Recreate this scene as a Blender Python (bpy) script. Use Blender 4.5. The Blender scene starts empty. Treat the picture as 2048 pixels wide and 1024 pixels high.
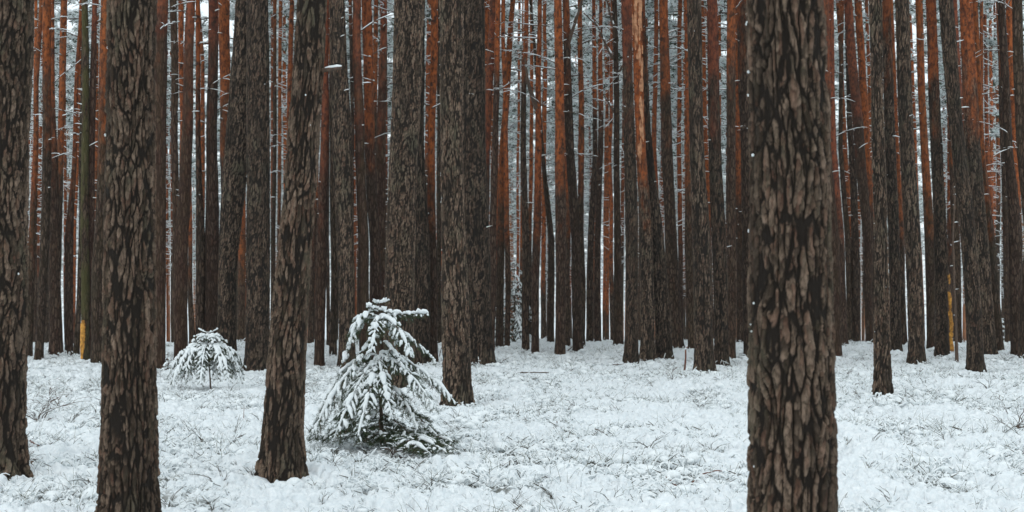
import bpy, math, random
import numpy as np
from mathutils import Vector
R = math.radians
SC = bpy.context.scene
COL = SC.collection

# ------------------------------------------------------------------ camera, sky, sun, exposure
F = 50 / 36 * 2048          # focal length in photograph pixels
HY = 570.0                  # horizon row of the photograph
CZ = 1.75                   # eye height
cam_d = bpy.data.cameras.new('camera')
cam_d.lens = 50; cam_d.sensor_width = 36
cam_d.shift_y = (HY - 512) / 2048
cam_d.clip_start = 0.1; cam_d.clip_end = 3000
cam_d.dof.use_dof = True; cam_d.dof.focus_distance = 17.0; cam_d.dof.aperture_fstop = 4.5
cam = bpy.data.objects.new('camera', cam_d); COL.objects.link(cam)
cam.location = (0, 0, CZ); cam.rotation_euler = (R(90), 0, 0)
SC.camera = cam

world = bpy.data.worlds.new('World'); SC.world = world; world.use_nodes = True
wn = world.node_tree; bg = wn.nodes['Background']
sky = wn.nodes.new('ShaderNodeTexSky'); sky.sky_type = 'NISHITA'; sky.sun_disc = False
sky.sun_elevation = R(38); sky.sun_rotation = R(200); sky.air_density = 1.0; sky.dust_density = 2.0; sky.ozone_density = 2.0
smix = wn.nodes.new('ShaderNodeMix'); smix.data_type = 'RGBA'; smix.inputs[0].default_value = 0.9   # cloud sheet over the clear sky
wn.links.new(sky.outputs[0], smix.inputs[6]); smix.inputs[7].default_value = (8.8, 9.6, 9.9, 1)
wn.links.new(smix.outputs[2], bg.inputs['Color']); bg.inputs['Strength'].default_value = 0.12
sun_d = bpy.data.lights.new('sun', 'SUN'); sun_d.energy = 0.5; sun_d.angle = R(60); sun_d.color = (1, .97, .93)
sun = bpy.data.objects.new('sun', sun_d); COL.objects.link(sun)
sun.rotation_euler = (R(52), 0, R(-20))
SC.view_settings.view_transform = 'Standard'; SC.view_settings.look = 'None'
SC.view_settings.exposure = 0.10; SC.view_settings.gamma = 1
SC.cycles.max_bounces = 6; SC.cycles.diffuse_bounces = 4; SC.cycles.glossy_bounces = 2
SC.cycles.transparent_max_bounces = 4

# ------------------------------------------------------------------ numpy noise
def _h(ix, iy, iz, s=0):
    with np.errstate(over='ignore'):
        h = (ix.astype(np.int64) * 374761393 + iy.astype(np.int64) * 668265263 + iz.astype(np.int64) * 2147483647 + s * 974711) & 0xffffffff
        h = ((h ^ (h >> 13)) * 1274126177) & 0xffffffff
        h = ((h ^ (h >> 16)) * 2246822519) & 0xffffffff
        h = h ^ (h >> 15)
    return (h & 0xffffff) / float(0xffffff)
def vnoise(p, s=0):
    i = np.floor(p).astype(np.int64); f = p - i; u = f * f * (3 - 2 * f)
    r = 0
    for a in (0, 1):
        for b in (0, 1):
            for c in (0, 1):
                w = (u[:, 0] if a else 1 - u[:, 0]) * (u[:, 1] if b else 1 - u[:, 1]) * (u[:, 2] if c else 1 - u[:, 2])
                r = r + w * _h(i[:, 0] + a, i[:, 1] + b, i[:, 2] + c, s)
    return r
def fbm(p, o=3, s=0):
    r = 0; a = .5; t = 0
    for k in range(o):
        r = r + a * vnoise(p * 2 ** k + 17.3 * k, s + k); t += a; a *= .5
    return r / t
def worley(p, s=0, dzout=False):
    i = np.floor(p).astype(np.int64)
    f1 = np.full(len(p), 9.); f2 = np.full(len(p), 9.); cid = np.zeros(len(p)); dzn = np.zeros(len(p))
    for a in (-1, 0, 1):
        for b in (-1, 0, 1):
            for c in (-1, 0, 1):
                cx, cy, cz = i[:, 0] + a, i[:, 1] + b, i[:, 2] + c
                q = np.stack([cx + _h(cx, cy, cz, s), cy + _h(cx, cy, cz, s + 1), cz + _h(cx, cy, cz, s + 2)], 1)
                d = np.sqrt(((p - q) ** 2).sum(1))
                idn = _h(cx, cy, cz, s + 3)
                m = d < f1
                f2 = np.where(m, f1, np.minimum(f2, d)); cid = np.where(m, idn, cid); dzn = np.where(m, p[:, 2] - q[:, 2], dzn); f1 = np.where(m, d, f1)
    return (f1, f2, cid, dzn) if dzout else (f1, f2, cid)
def sst(x, a, b):
    t = np.clip((x - a) / (b - a), 0, 1); return t * t * (3 - 2 * t)

# ------------------------------------------------------------------ mesh helpers
class MB:
    """collects vertices and faces (with material slots), then makes one mesh"""
    def __init__(s): s.v = []; s.q = []; s.t = []; s.qm = []; s.tm = []; s.n = 0
    def add(s, v, q=None, t=None, m=0):
        v = np.asarray(v, float).reshape(-1, 3)
        if q is not None and len(q): s.q.append(np.asarray(q) + s.n); s.qm.append(np.full(len(q), m))
        if t is not None and len(t): s.t.append(np.asarray(t) + s.n); s.tm.append(np.full(len(t), m))
        s.v.append(v); s.n += len(v)
    def mesh(s, name, mats, smooth=True):
        v = np.concatenate(s.v) if s.v else np.zeros((0, 3))
        q = np.concatenate(s.q) if s.q else np.zeros((0, 4), int)
        t = np.concatenate(s.t) if s.t else np.zeros((0, 3), int)
        me = bpy.data.meshes.new(name)
        me.vertices.add(len(v)); me.vertices.foreach_set('co', v.astype(np.float32).ravel())
        nl = q.size + t.size; me.loops.add(nl)
        me.loops.foreach_set('vertex_index', np.concatenate([q.ravel(), t.ravel()]).astype(np.int32))
        me.polygons.add(len(q) + len(t))
        st = np.concatenate([np.arange(len(q)) * 4, len(q) * 4 + np.arange(len(t)) * 3]).astype(np.int32)
        me.polygons.foreach_set('loop_start', st)
        mi = np.concatenate((s.qm or [np.zeros(0)]) + (s.tm or [np.zeros(0)])).astype(np.int32)
        me.polygons.foreach_set('material_index', mi)
        me.polygons.foreach_set('use_smooth', np.full(len(mi), smooth))
        for m in mats: me.materials.append(m)
        me.update(calc_edges=True)
        return me
def grid_quads(nr, nc, wrap=True):
    i = np.arange(nr - 1)[:, None]; j = np.arange(nc if wrap else nc - 1)[None, :]
    a = i * nc + j; b = i * nc + (j + 1) % nc
    return np.stack([a, b, b + nc, a + nc], -1).reshape(-1, 4)
def frames(P):
    T = np.gradient(P, axis=0); T /= np.linalg.norm(T, axis=1)[:, None] + 1e-9
    up = np.array([0, 0, 1.]); S = np.cross(T, up)
    bad = np.linalg.norm(S, axis=1) < .05
    S[bad] = np.cross(T[bad], [0, 1., 0]); S /= np.linalg.norm(S, axis=1)[:, None] + 1e-9
    U = np.cross(S, T)
    return T, S, U
def tube(mb, P, r, k=5, m=0, flat=1.0, cap=True):
    P = np.asarray(P, float); n = len(P); r = np.broadcast_to(np.asarray(r, float), (n,))
    T, S, U = frames(P)
    a = np.arange(k) / k * 2 * math.pi
    V = P[:, None] + r[:, None, None] * (np.cos(a)[None, :, None] * S[:, None] + flat * np.sin(a)[None, :, None] * U[:, None])
    mb.add(V.reshape(-1, 3), q=grid_quads(n, k), m=m)
    if cap:
        for e, o in ((0, 0), (n - 1, (n - 1) * k)):
            ring = V[e]; c = ring.mean(0)
            tri = np.array([[j, (j + 1) % k, k] for j in range(k)])
            mb.add(np.vstack([ring, c]), t=tri, m=m)
def link(name, me, parent=None, loc=(0, 0, 0), rot=(0, 0, 0), sc=1.0):
    o = bpy.data.objects.new(name, me); COL.objects.link(o)
    if parent: o.parent = parent
    o.location = loc; o.rotation_euler = rot
    o.scale = (sc, sc, sc) if not isinstance(sc, tuple) else sc
    return o
def root(name, loc, label, cat, group=None):
    o = bpy.data.objects.new(name, None); COL.objects.link(o); o.location = loc
    o['label'] = label; o['category'] = cat
    if group: o['group'] = group
    return o
def tag(o, label=None, cat=None, group=None, kind=None):
    for k, v in (('label', label), ('category', cat), ('group', group), ('kind', kind)):
        if v: o[k] = v
    return o

# ------------------------------------------------------------------ materials
def newmat(name, rough=.85, spec=.2):
    m = bpy.data.materials.new(name); m.use_nodes = True
    b = m.node_tree.nodes['Principled BSDF']; b.inputs['Roughness'].default_value = rough
    b.inputs['Specular IOR Level'].default_value = spec
    return m, m.node_tree, b
class NT:
    def __init__(s, nt): s.nt = nt; s.N = nt.nodes; s.L = nt.links
    def put(s, sock, v):
        if isinstance(v, bpy.types.NodeSocket): s.L.new(v, sock)
        else: sock.default_value = v
    def math(s, op, a, b=None, c=None, clamp=False):
        n = s.N.new('ShaderNodeMath'); n.operation = op; n.use_clamp = clamp
        for i, v in enumerate((a, b, c)):
            if v is not None: s.put(n.inputs[i], v)
        return n.outputs[0]
    def vmath(s, op, a, b):
        n = s.N.new('ShaderNodeVectorMath'); n.operation = op; s.put(n.inputs[0], a); s.put(n.inputs[1], b); return n.outputs[0]
    def ramp(s, v, lo, hi, a=0., b=1.):
        n = s.N.new('ShaderNodeMapRange'); n.interpolation_type = 'SMOOTHSTEP'
        s.put(n.inputs[0], v); s.put(n.inputs[1], lo); s.put(n.inputs[2], hi); s.put(n.inputs[3], a); s.put(n.inputs[4], b); return n.outputs[0]
    def mix(s, f, a, b):
        n = s.N.new('ShaderNodeMix'); n.data_type = 'RGBA'
        s.put(n.inputs[0], f); s.put(n.inputs[6], a); s.put(n.inputs[7], b); return n.outputs[2]
    def noise(s, v, scale, detail=3, rough=.55):
        n = s.N.new('ShaderNodeTexNoise'); s.put(n.inputs['Vector'], v); n.inputs['Scale'].default_value = scale
        n.inputs['Detail'].default_value = detail; n.inputs['Roughness'].default_value = rough; return n.outputs
    def voro(s, v, scale, feat='F1'):
        n = s.N.new('ShaderNodeTexVoronoi'); n.feature = feat; s.put(n.inputs['Vector'], v); n.inputs['Scale'].default_value = scale; return n.outputs
    def attr(s, name, typ='GEOMETRY'):
        n = s.N.new('ShaderNodeAttribute'); n.attribute_name = name; n.attribute_type = typ; return n.outputs
    def bump(s, h, strength, dist, bsdf):
        n = s.N.new('ShaderNodeBump'); s.put(n.inputs['Height'], h); n.inputs['Strength'].default_value = strength; n.inputs['Distance'].default_value = dist
        s.L.new(n.outputs[0], bsdf.inputs['Normal'])
def c4(r, g, b): return (r, g, b, 1)

def upper_bark(T, co, dark_col, plate_n):
    """dark plated lower bark that gives way to thin orange flaking bark above orange_z"""
    z = T.N.new('ShaderNodeSeparateXYZ'); T.put(z.inputs[0], co); zz = z.outputs[2]
    oz = T.attr('orange_z', 'OBJECT')[2]; red = T.attr('redness', 'OBJECT')[2]
    sq = T.vmath('MULTIPLY', co, (1, 1, .35))
    n1 = T.noise(sq, 3.2, 4)[0]
    zn = T.math('ADD', zz, T.math('MULTIPLY', T.math('SUBTRACT', n1, .5), 7.0))
    f = T.ramp(T.math('SUBTRACT', zn, oz), -1.3, 1.3)
    flake = T.noise(T.vmath('MULTIPLY', co, (1, 1, .5)), 16, 4, .65)[0]
    o1 = T.mix(T.ramp(flake, .34, .66), c4(.095, .031, .016), c4(.40, .112, .032))
    o2 = T.mix(T.ramp(flake, .34, .66), c4(.075, .030, .022), c4(.24, .072, .040))
    oc = T.mix(red, o1, o2)
    spots = T.ramp(T.noise(T.vmath('MULTIPLY', co, (1, 1, .7)), 7, 3)[0], .60, .68)
    oc = T.mix(T.math('MULTIPLY', spots, .9), oc, c4(.035, .02, .016))
    col = T.mix(f, dark_col, oc); tone = T.attr('tone', 'OBJECT')[2]; cb = T.N.new('ShaderNodeCombineXYZ')
    for k in (0, 1, 2): T.put(cb.inputs[k], tone)
    return T.vmath('MULTIPLY', col, cb.outputs[0]), zz, f

def make_bark():
    m, nt, b = newmat('pine_bark', .9, .15); T = NT(nt)
    tc = T.N.new('ShaderNodeTexCoord').outputs['Object']; oi = T.N.new('ShaderNodeObjectInfo')
    off = T.math('MULTIPLY', oi.outputs['Random'], 37.0)
    cmb = T.N.new('ShaderNodeCombineXYZ'); T.put(cmb.inputs[2], off); T.put(cmb.inputs[0], 0.); 
    co2 = T.vmath('ADD', tc, cmb.outputs[0])
    warp = T.noise(T.vmath('MULTIPLY', co2, (1, 1, .4)), 14, 5, .7)[1]
    w = T.vmath('ADD', T.vmath('MULTIPLY', co2, (1, 1, .24)), T.vmath('MULTIPLY', T.vmath('SUBTRACT', warp, (.5, .5, .5)), (.08, .08, .05)))
    ed = T.voro(w, 19, 'DISTANCE_TO_EDGE')[0]
    cell = T.voro(w, 19, 'F1')
    sep = T.N.new('ShaderNodeSeparateColor'); T.put(sep.inputs[0], cell['Color'])
    fine = T.noise(T.vmath('MULTIPLY', co2, (1, 1, .3)), 55, 5, .75)[0]
    pl = T.ramp(T.math('ADD', ed, T.math('MULTIPLY', T.math('SUBTRACT', fine, .5), .25)), .0, .22)
    k1 = T.mix(sep.outputs[0], c4(.078, .050, .035), c4(.225, .155, .115))
    k2 = T.mix(T.math('MULTIPLY', T.ramp(sep.outputs[1], .55, .95), .6), k1, c4(.115, .055, .036))
    k2 = T.mix(T.ramp(fine, .3, .7), k2, T.mix(.65, k2, c4(.02, .016, .012)))
    dk = T.mix(pl, c4(.022, .015, .010), k2)
    big = T.noise(co2, 1.3, 3)[0]
    dk = T.mix(T.math('MULTIPLY', T.ramp(big, .45, .7), .35), dk, c4(.036, .031, .022))
    warmth = T.attr('warmth', 'OBJECT')[2]
    dk = T.mix(T.math('MULTIPLY', warmth, .35), dk, c4(.085, .036, .026))
    col, zz, f = upper_bark(T, tc, dk, pl)
    moss = T.attr('moss', 'OBJECT')[2]
    mn = T.ramp(T.noise(T.vmath('MULTIPLY', co2, (1, 1, .3)), 6, 4)[0], .35, .6)
    col = T.mix(T.math('MULTIPLY', moss, mn), col, c4(.085, .082, .03))
    T.L.new(col, b.inputs['Base Color'])
    h = T.math('ADD', T.math('MULTIPLY', pl, .7), T.math('MULTIPLY', fine, .45))
    h = T.math('MULTIPLY', h, T.math('SUBTRACT', 1.15, f))
    T.bump(h, 1.0, .018, b)
    return m
def make_bark_near():
    m, nt, b = newmat('rough_pine_bark', .9, .15); T = NT(nt)
    tc = T.N.new('ShaderNodeTexCoord').outputs['Object']
    pl = T.attr('plate')[2]; ce = T.attr('cell')[2]; c2 = T.attr('cellb')[2]
    fine = T.noise(T.vmath('MULTIPLY', tc, (1, 1, .4)), 70, 5, .72)[0]
    mid = T.noise(T.vmath('MULTIPLY', tc, (1, 1, .5)), 24, 3)[0]
    ly = T.attr('lay')[2]
    k = T.mix(T.ramp(T.math('ADD', T.math('MULTIPLY', ce, .5), T.math('MULTIPLY', ly, .7)), .15, 1.0), c4(.038, .027, .019), c4(.30, .215, .158))
    wt = T.attr('warmth', 'OBJECT')[2]
    k = T.mix(T.math('MULTIPLY', wt, .4), k, c4(.105, .062, .040))
    k = T.mix(T.math('MULTIPLY', T.ramp(c2, .6, .9), .55), k, c4(.13, .062, .040))
    k = T.mix(T.math('MULTIPLY', T.ramp(mid, .5, .72), .55), k, c4(.050, .046, .028))
    k = T.mix(T.ramp(fine, .35, .68), k, T.mix(.6, k, c4(.018, .014, .010)))
    lich = T.noise(T.vmath('MULTIPLY', tc, (1, 1, .45)), 3.1, 5, .65)[0]; damp = T.noise(T.vmath('MULTIPLY', tc, (1, 1, .16)), 4.3, 3)[0]
    k = T.mix(T.math('MULTIPLY', T.ramp(lich, .52, .68), .55), k, c4(.105, .10, .068))
    k = T.mix(T.math('MULTIPLY', T.ramp(damp, .5, .66), .6), k, c4(.035, .027, .020))
    dk = T.mix(T.ramp(pl, .05, .6), c4(.017, .013, .010), k)
    col, zz, f = upper_bark(T, tc, dk, pl)
    T.L.new(col, b.inputs['Base Color'])
    T.bump(T.math('ADD', fine, T.math('MULTIPLY', mid, .5)), 1.0, .014, b)
    return m
BARK = make_bark(); NEAR = make_bark_near()

def simple(name, a, bcol, scale, rough=.8, bumpd=0.0, spec=.2):
    m, nt, b = newmat(name, rough, spec); T = NT(nt)
    tc = T.N.new('ShaderNodeTexCoord').outputs['Object']
    n = T.noise(tc, scale, 4)[0]
    T.L.new(T.mix(T.ramp(n, .3, .7), c4(*a), c4(*bcol)), b.inputs['Base Color'])
    if bumpd: T.bump(n, .7, bumpd, b)
    return m
SNOW = simple('snow', (.74, .79, .81), (.84, .87, .88), 40, .7, .004)
WOOD = simple('dead_wood', (.065, .048, .038), (.13, .085, .06), 30)
REDWOOD = simple('red_twig', (.10, .035, .022), (.19, .06, .03), 30)
GREEN = simple('spruce_needles', (.022, .040, .020), (.055, .085, .035), 14, .6)
PINE = simple('pine_needles', (.035, .055, .038), (.075, .10, .065), 5, .7)
FROND = simple('frosted_needles', (.58, .66, .64), (.82, .88, .87), 5, .8)
SPRIG = simple('dark_sprig', (.035, .028, .02), (.075, .06, .035), 30)
BLADE = simple('grass_blade', (.09, .095, .062), (.20, .19, .125), 9, .8)
YELLOW = simple('bare_wood', (.24, .10, .025), (.72, .36, .07), 12, .7, .004)

def ground_mat():
    m, nt, b = newmat('snowy_ground', .75, .2); T = NT(nt)
    tc = T.N.new('ShaderNodeTexCoord').outputs['Object']
    low = T.attr('low')[2]
    n1 = T.noise(tc, 22, 5, .7)[0]; n2 = T.noise(tc, 1.1, 4)[0]
    sn = T.mix(T.ramp(n1, .3, .7), c4(.68, .735, .765), c4(.82, .85, .865))
    f = T.math('MULTIPLY', T.ramp(T.math('ADD', low, T.math('MULTIPLY', T.math('SUBTRACT', n1, .5), .55)), .62, .98), T.ramp(n2, .3, .62, .35, 1))
    T.L.new(T.mix(T.math('MULTIPLY', f, .8), sn, c4(.075,.072,.05)), b.inputs['Base Color'])
    T.bump(n1, .8, .012, b)
    return m

# ------------------------------------------------------------------ ground
CREST = 41.0
def gh(x, y):
    x = np.asarray(x, float); y = np.asarray(y, float)
    p = np.stack([x.ravel() * .16 + 5, y.ravel() * .16 + 3, np.zeros(x.size)], 1)
    u = (vnoise(p, 5) - .5).reshape(x.shape) * .22 + (vnoise(p * 3.1, 6) - .5).reshape(x.shape) * .09
    d = np.sqrt(x * x + y * y); t = np.clip(y - CREST, 0, 130)
    return u * np.clip(d / 12, 0, 1) - t * .052 * sst(t, 0, 6)
def gz(x, y): return float(gh(np.array([x]), np.array([y]))[0])
def ground():
    rr = [0.4]
    while rr[-1] < 420:
        r = rr[-1]
        if r < 8.5: s = r * .12
        elif r < 44: s = max(.017, .0000135 * r ** 2 * 3.0 + .008)
        elif r < 70: s = .25
        else: s = r * .06
        rr.append(r + s)
    rr = np.array(rr)
    fine = np.linspace(-23, 23, 1150)
    rest = np.linspace(23, 337, 56)[1:-1]
    th = np.radians(np.concatenate([fine, rest]))
    Rm, Th = np.meshgrid(rr, th, indexing='ij')
    X = Rm * np.sin(Th); Y = Rm * np.cos(Th)
    Z = gh(X, Y)
    near = (Rm > 8.2) & (Rm < 60) & (np.abs(Th) < R(23.1)) | (Rm > 8.2) & (Rm < 60) & (Th > R(336.9))
    low = np.zeros_like(Z)
    x, y = X[near], Y[near]; p = np.stack([x, y, np.zeros_like(x)], 1)
    wp = p + .10 * np.stack([vnoise(p * 7, 21), vnoise(p * 7, 22), 0 * x], 1)
    f1, f2, cid = worley(wp * np.array([9, 9, 1]), 40)
    g1, g2, gid = worley(wp * np.array([19, 19, 1]) + 3.3, 50)
    lump = np.sqrt(np.clip(1 - f1 * 1.05, 0, 1)) ; lump2 = np.sqrt(np.clip(1 - g1 * 1.05, 0, 1))
    big = fbm(p * 1.7, 3, 60)
    H = .075 * lump * (.4 + 1.1 * cid) + .034 * lump2 * (.5 + gid) + .26 * (big - .5)
    Z[near] += H - .03
    low[near] = np.clip(1.2 - 1.0 * lump - .35 * lump2 + (.5 - big) * 3.0, 0, 1)
    mb = MB(); mb.add(np.stack([X, Y, Z], -1).reshape(-1, 3), q=grid_quads(len(rr), len(th), True))
    mb.add(np.vstack([np.stack([X[0], Y[0], Z[0]], 1), [0, 0, Z[0].mean()]]), t=[[len(th), (j + 1) % len(th), j] for j in range(len(th))])
    me = mb.mesh('snow_ground', [ground_mat()])
    # quads above wind clockwise seen from above: flip so normals point up
    me.flip_normals()
    a = me.attributes.new('low', 'FLOAT', 'POINT'); v = np.zeros(len(me.vertices), np.float32); v[:low.size] = low.ravel(); a.data.foreach_set('value', v)
    tag(link('snow_ground', me), kind='structure')
ground()

# ------------------------------------------------------------------ geometry-node scatter for uncountable stuff
def scatter(name, pts, rot, scl, idx, variants, label, cat=None):
    coll = bpy.data.collections.new(name + '_kinds')
    for k, me in enumerate(variants):
        o = bpy.data.objects.new('%s_kind_%02d' % (name, k), me); coll.objects.link(o)
    me = bpy.data.meshes.new(name); me.vertices.add(len(pts)); me.vertices.foreach_set('co', np.asarray(pts, np.float32).ravel())
    a = me.attributes.new('rot', 'FLOAT_VECTOR', 'POINT'); a.data.foreach_set('vector', np.asarray(rot, np.float32).ravel())
    a = me.attributes.new('scl', 'FLOAT', 'POINT'); a.data.foreach_set('value', np.asarray(scl, np.float32))
    a = me.attributes.new('idx', 'INT', 'POINT'); a.data.foreach_set('value', np.asarray(idx, np.int32))
    ng = bpy.data.node_groups.new(name, 'GeometryNodeTree')
    ng.interface.new_socket('Geometry', in_out='INPUT', socket_type='NodeSocketGeometry')
    ng.interface.new_socket('Geometry', in_out='OUTPUT', socket_type='NodeSocketGeometry')
    N = ng.nodes; L = ng.links
    gi = N.new('NodeGroupInput'); go = N.new('NodeGroupOutput'); ip = N.new('GeometryNodeInstanceOnPoints')
    ci = N.new('GeometryNodeCollectionInfo'); ci.inputs['Collection'].default_value = coll
    ci.inputs['Separate Children'].default_value = True; ci.inputs['Reset Children'].default_value = True
    def na(nm, t):
        n = N.new('GeometryNodeInputNamedAttribute'); n.data_type = t; n.inputs['Name'].default_value = nm
        return [s for s in n.outputs if s.enabled and s.name == 'Attribute'][0]
    L.new(gi.outputs[0], ip.inputs['Points']); L.new(ci.outputs[0], ip.inputs['Instance'])
    ip.inputs['Pick Instance'].default_value = True
    L.new(na('idx', 'INT'), ip.inputs['Instance Index']); L.new(na('rot', 'FLOAT_VECTOR'), ip.inputs['Rotation']); L.new(na('scl', 'FLOAT'), ip.inputs['Scale'])
    L.new(ip.outputs[0], go.inputs[0])
    o = link(name, me); md = o.modifiers.new('scatter', 'NODES'); md.node_group = ng
    tag(o, label, cat, kind='stuff')
    return o

def ico(mb, c, r, m, rng, squash=.6):
    # small irregular lump: 3-ring sphere
    k = 7; rows = []
    for t in (.12, .32, .52, .75, .95):
        a = np.arange(k) / k * 2 * math.pi + t * 3
        ph = t * math.pi; rr = r * math.sin(ph) * (1 + .3 * (rng.random(k) - .5))
        rows.append(np.stack([c[0] + rr * np.cos(a), c[1] + rr * np.sin(a), np.full(k, c[2] + r * squash * math.cos(ph))], 1))
    V = np.concatenate(rows); mb.add(V, q=grid_quads(5, k)[:, ::-1], m=m)
    mb.add(np.vstack([rows[0], rows[0].mean(0) + [0, 0, r * .05]]), t=[[j, (j + 1) % k, k] for j in range(k)], m=m)

def tuft(seed, kind):
    rng = np.random.default_rng(seed); mb = MB()
    rad = .20
    for i in range(24 if kind < 4 else 16):
        a = rng.random() * 6.283; r0 = rad * math.sqrt(rng.random()); az = rng.random() * 6.283; L = rng.uniform(.03, .11)
        x, y = r0 * math.cos(a), r0 * math.sin(a); z0 = rng.uniform(0.0, .07) * (1 - r0 / rad * .5)
        t = np.linspace(0, 1, 5); hgt = rng.uniform(.01, .05)
        bend = rng.uniform(-.6, .6)
        P = np.stack([x + L * t * np.cos(az + bend * t), y + L * t * np.sin(az + bend * t), z0 + hgt * np.sin(t * 2.6)], 1)
        r = rng.uniform(.005, .012) * (.55 + .6 * rng.random(5)) * np.array([.6, 1, 1, 1, .5])
        tube(mb, P + [0, 0, .012], r, 5, 1, .8)
    for i in range(20):
        a = rng.random() * 6.283; r0 = rad * math.sqrt(rng.random())
        ico(mb, (r0 * math.cos(a), r0 * math.sin(a), rng.uniform(-.01, .055)), rng.uniform(.014, .028) if rng.random() < .6 else rng.uniform(.03, .062), 1, rng)
    for i in range(16):      # low dark heather shoots under the snow
        a = rng.random() * 6.283; r0 = rad * math.sqrt(rng.random()); az = rng.random() * 6.283; L = rng.uniform(.03, .08); t = np.linspace(0, 1, 3)
        P = np.stack([r0 * math.cos(a) + L * t * math.cos(az), r0 * math.sin(a) + L * t * math.sin(az), rng.uniform(.0, .05) + L * .5 * t], 1)
        tube(mb, P, [.0035, .003, .0015], 3, 3, cap=False)
    nb = (3, 4, 2, 5, 10, 6)[kind]
    for i in range(nb):
        a = rng.random() * 6.283; r0 = rad * rng.random() * .9; az = rng.random() * 6.283; L = rng.uniform(.08, .19) * (1.25 if kind >= 4 else 1)
        t = np.linspace(0, 1, 5); lean = rng.uniform(.25, 1.1)
        P = np.stack([r0 * math.cos(a) + L * lean * t ** 1.6 * math.cos(az), r0 * math.sin(a) + L * lean * t ** 1.6 * math.sin(az), .0 + L * (t - .35 * lean * t ** 2)], 1)
        tube(mb, P, np.linspace(.0021, .0009, 5), 3, 0 if rng.random() < .8 else 2, cap=False)
        if rng.random() < .35:
            tube(mb, P[2:] + [0, 0, .005], [.003, .006, .004], 4, 1, cap=True)
    return mb.mesh('tuft', [BLADE, SNOW, WOOD, SPRIG])
def undergrowth():
    rng = np.random.default_rng(7); P = []; S = []
    d = 8.0
    while d < 47:
        step = .17 + .004 * d
        w = .40 * d + 1.2; n = int(2 * w / (.165 + .0035 * d))
        xs = np.linspace(-w, w, n) + rng.uniform(-.1, .1, n); ys = d + rng.uniform(-.14, .14, n)
        keep = rng.random(n) < .5 + .62 * sst(vnoise(np.stack([xs * 2.2, ys * 2.2, 0 * xs], 1), 33), .15, .45)
        P.append(np.stack([xs, ys], 1)[keep]); S.append(rng.uniform(.65, 1.15, n)[keep] * (1 + .006 * d))
        d += step
    P = np.concatenate(P); S = np.concatenate(S)
    pn = vnoise(np.stack([P[:, 0] * .8, P[:, 1] * .8, 0 * P[:, 0]], 1), 91)
    S = S * (.75 + .55 * pn)
    z = gh(P[:, 0], P[:, 1]) - .035 + .02 * pn
    n = len(P); rot = np.stack([rng.uniform(-.2, .2, n), rng.uniform(-.2, .2, n), rng.uniform(0, 6.28, n)], 1)
    idx = rng.choice(6, n, p=[.26, .24, .24, .16, .04, .06])
    scatter('snowy_undergrowth', np.column_stack([P, z]), rot, S, idx, [tuft(100 + k, k) for k in range(6)], 'low heather and grass buried in fresh snow covering the forest floor')
    print('tufts', n)
def sprig(seed):
    rng = np.random.default_rng(seed); mb = MB()
    for i in range(int(rng.integers(3, 8))):
        az = rng.random() * 6.283; L = rng.uniform(.08, .26); t = np.linspace(0, 1, 6); ln_ = rng.uniform(.3, 1.2)
        P = np.stack([.02 * math.cos(az * 3) + L * ln_ * t ** 1.5 * math.cos(az), L * ln_ * t ** 1.5 * math.sin(az), L * t * (1.1 - .5 * ln_ * t)], 1)
        P += np.cumsum(rng.normal(size=P.shape), 0) * .004
        tube(mb, P, np.linspace(.0036, .0014, 6), 4, 0, cap=False)
        for j in range(2):
            k = rng.integers(2, 5); a2 = az + rng.uniform(-1, 1); l = L * .35
            tube(mb, P[k] + np.outer(np.linspace(0, 1, 3), [l * math.cos(a2), l * math.sin(a2), l * .6]), [.0022, .0017, .0012], 3, 0, cap=False)
        if rng.random() < .4: tube(mb, P[3:] + [0, 0, .005], [.004, .007, .004], 5, 1)
    for i in range(5):
        a = rng.random() * 6.283; ico(mb, (.03 * math.cos(a), .03 * math.sin(a), rng.uniform(-.015, .01)), rng.uniform(.012, .03), 0, rng)
    return mb.mesh('sprig', [SPRIG, SNOW])
def sprigs():
    rng = np.random.default_rng(17); n = 800; y = np.sqrt(rng.uniform(8.5 ** 2, 34 ** 2, n)); x = rng.uniform(-.38, .38, n) * y
    w = vnoise(np.stack([x * .9 + 3, y * .9, 0 * x], 1), 71) + (.3 * (x < -1.2) * (y < 24)); k = rng.random(n) < sst(w, .35, .8) * .9 + .12; x, y = x[k], y[k]; n = len(x)
    rot = np.stack([rng.uniform(-.3, .3, n), rng.uniform(-.3, .3, n), rng.uniform(0, 6.28, n)], 1)
    scatter('bare_sprigs', np.column_stack([x, y, gh(x, y) + .0]), rot, rng.uniform(.45, 1.1, n), rng.integers(0, 6, n), [sprig(500 + q) for q in range(6)], 'dark bare bilberry sprigs poking out of the snow')
undergrowth()
sprigs()

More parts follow.
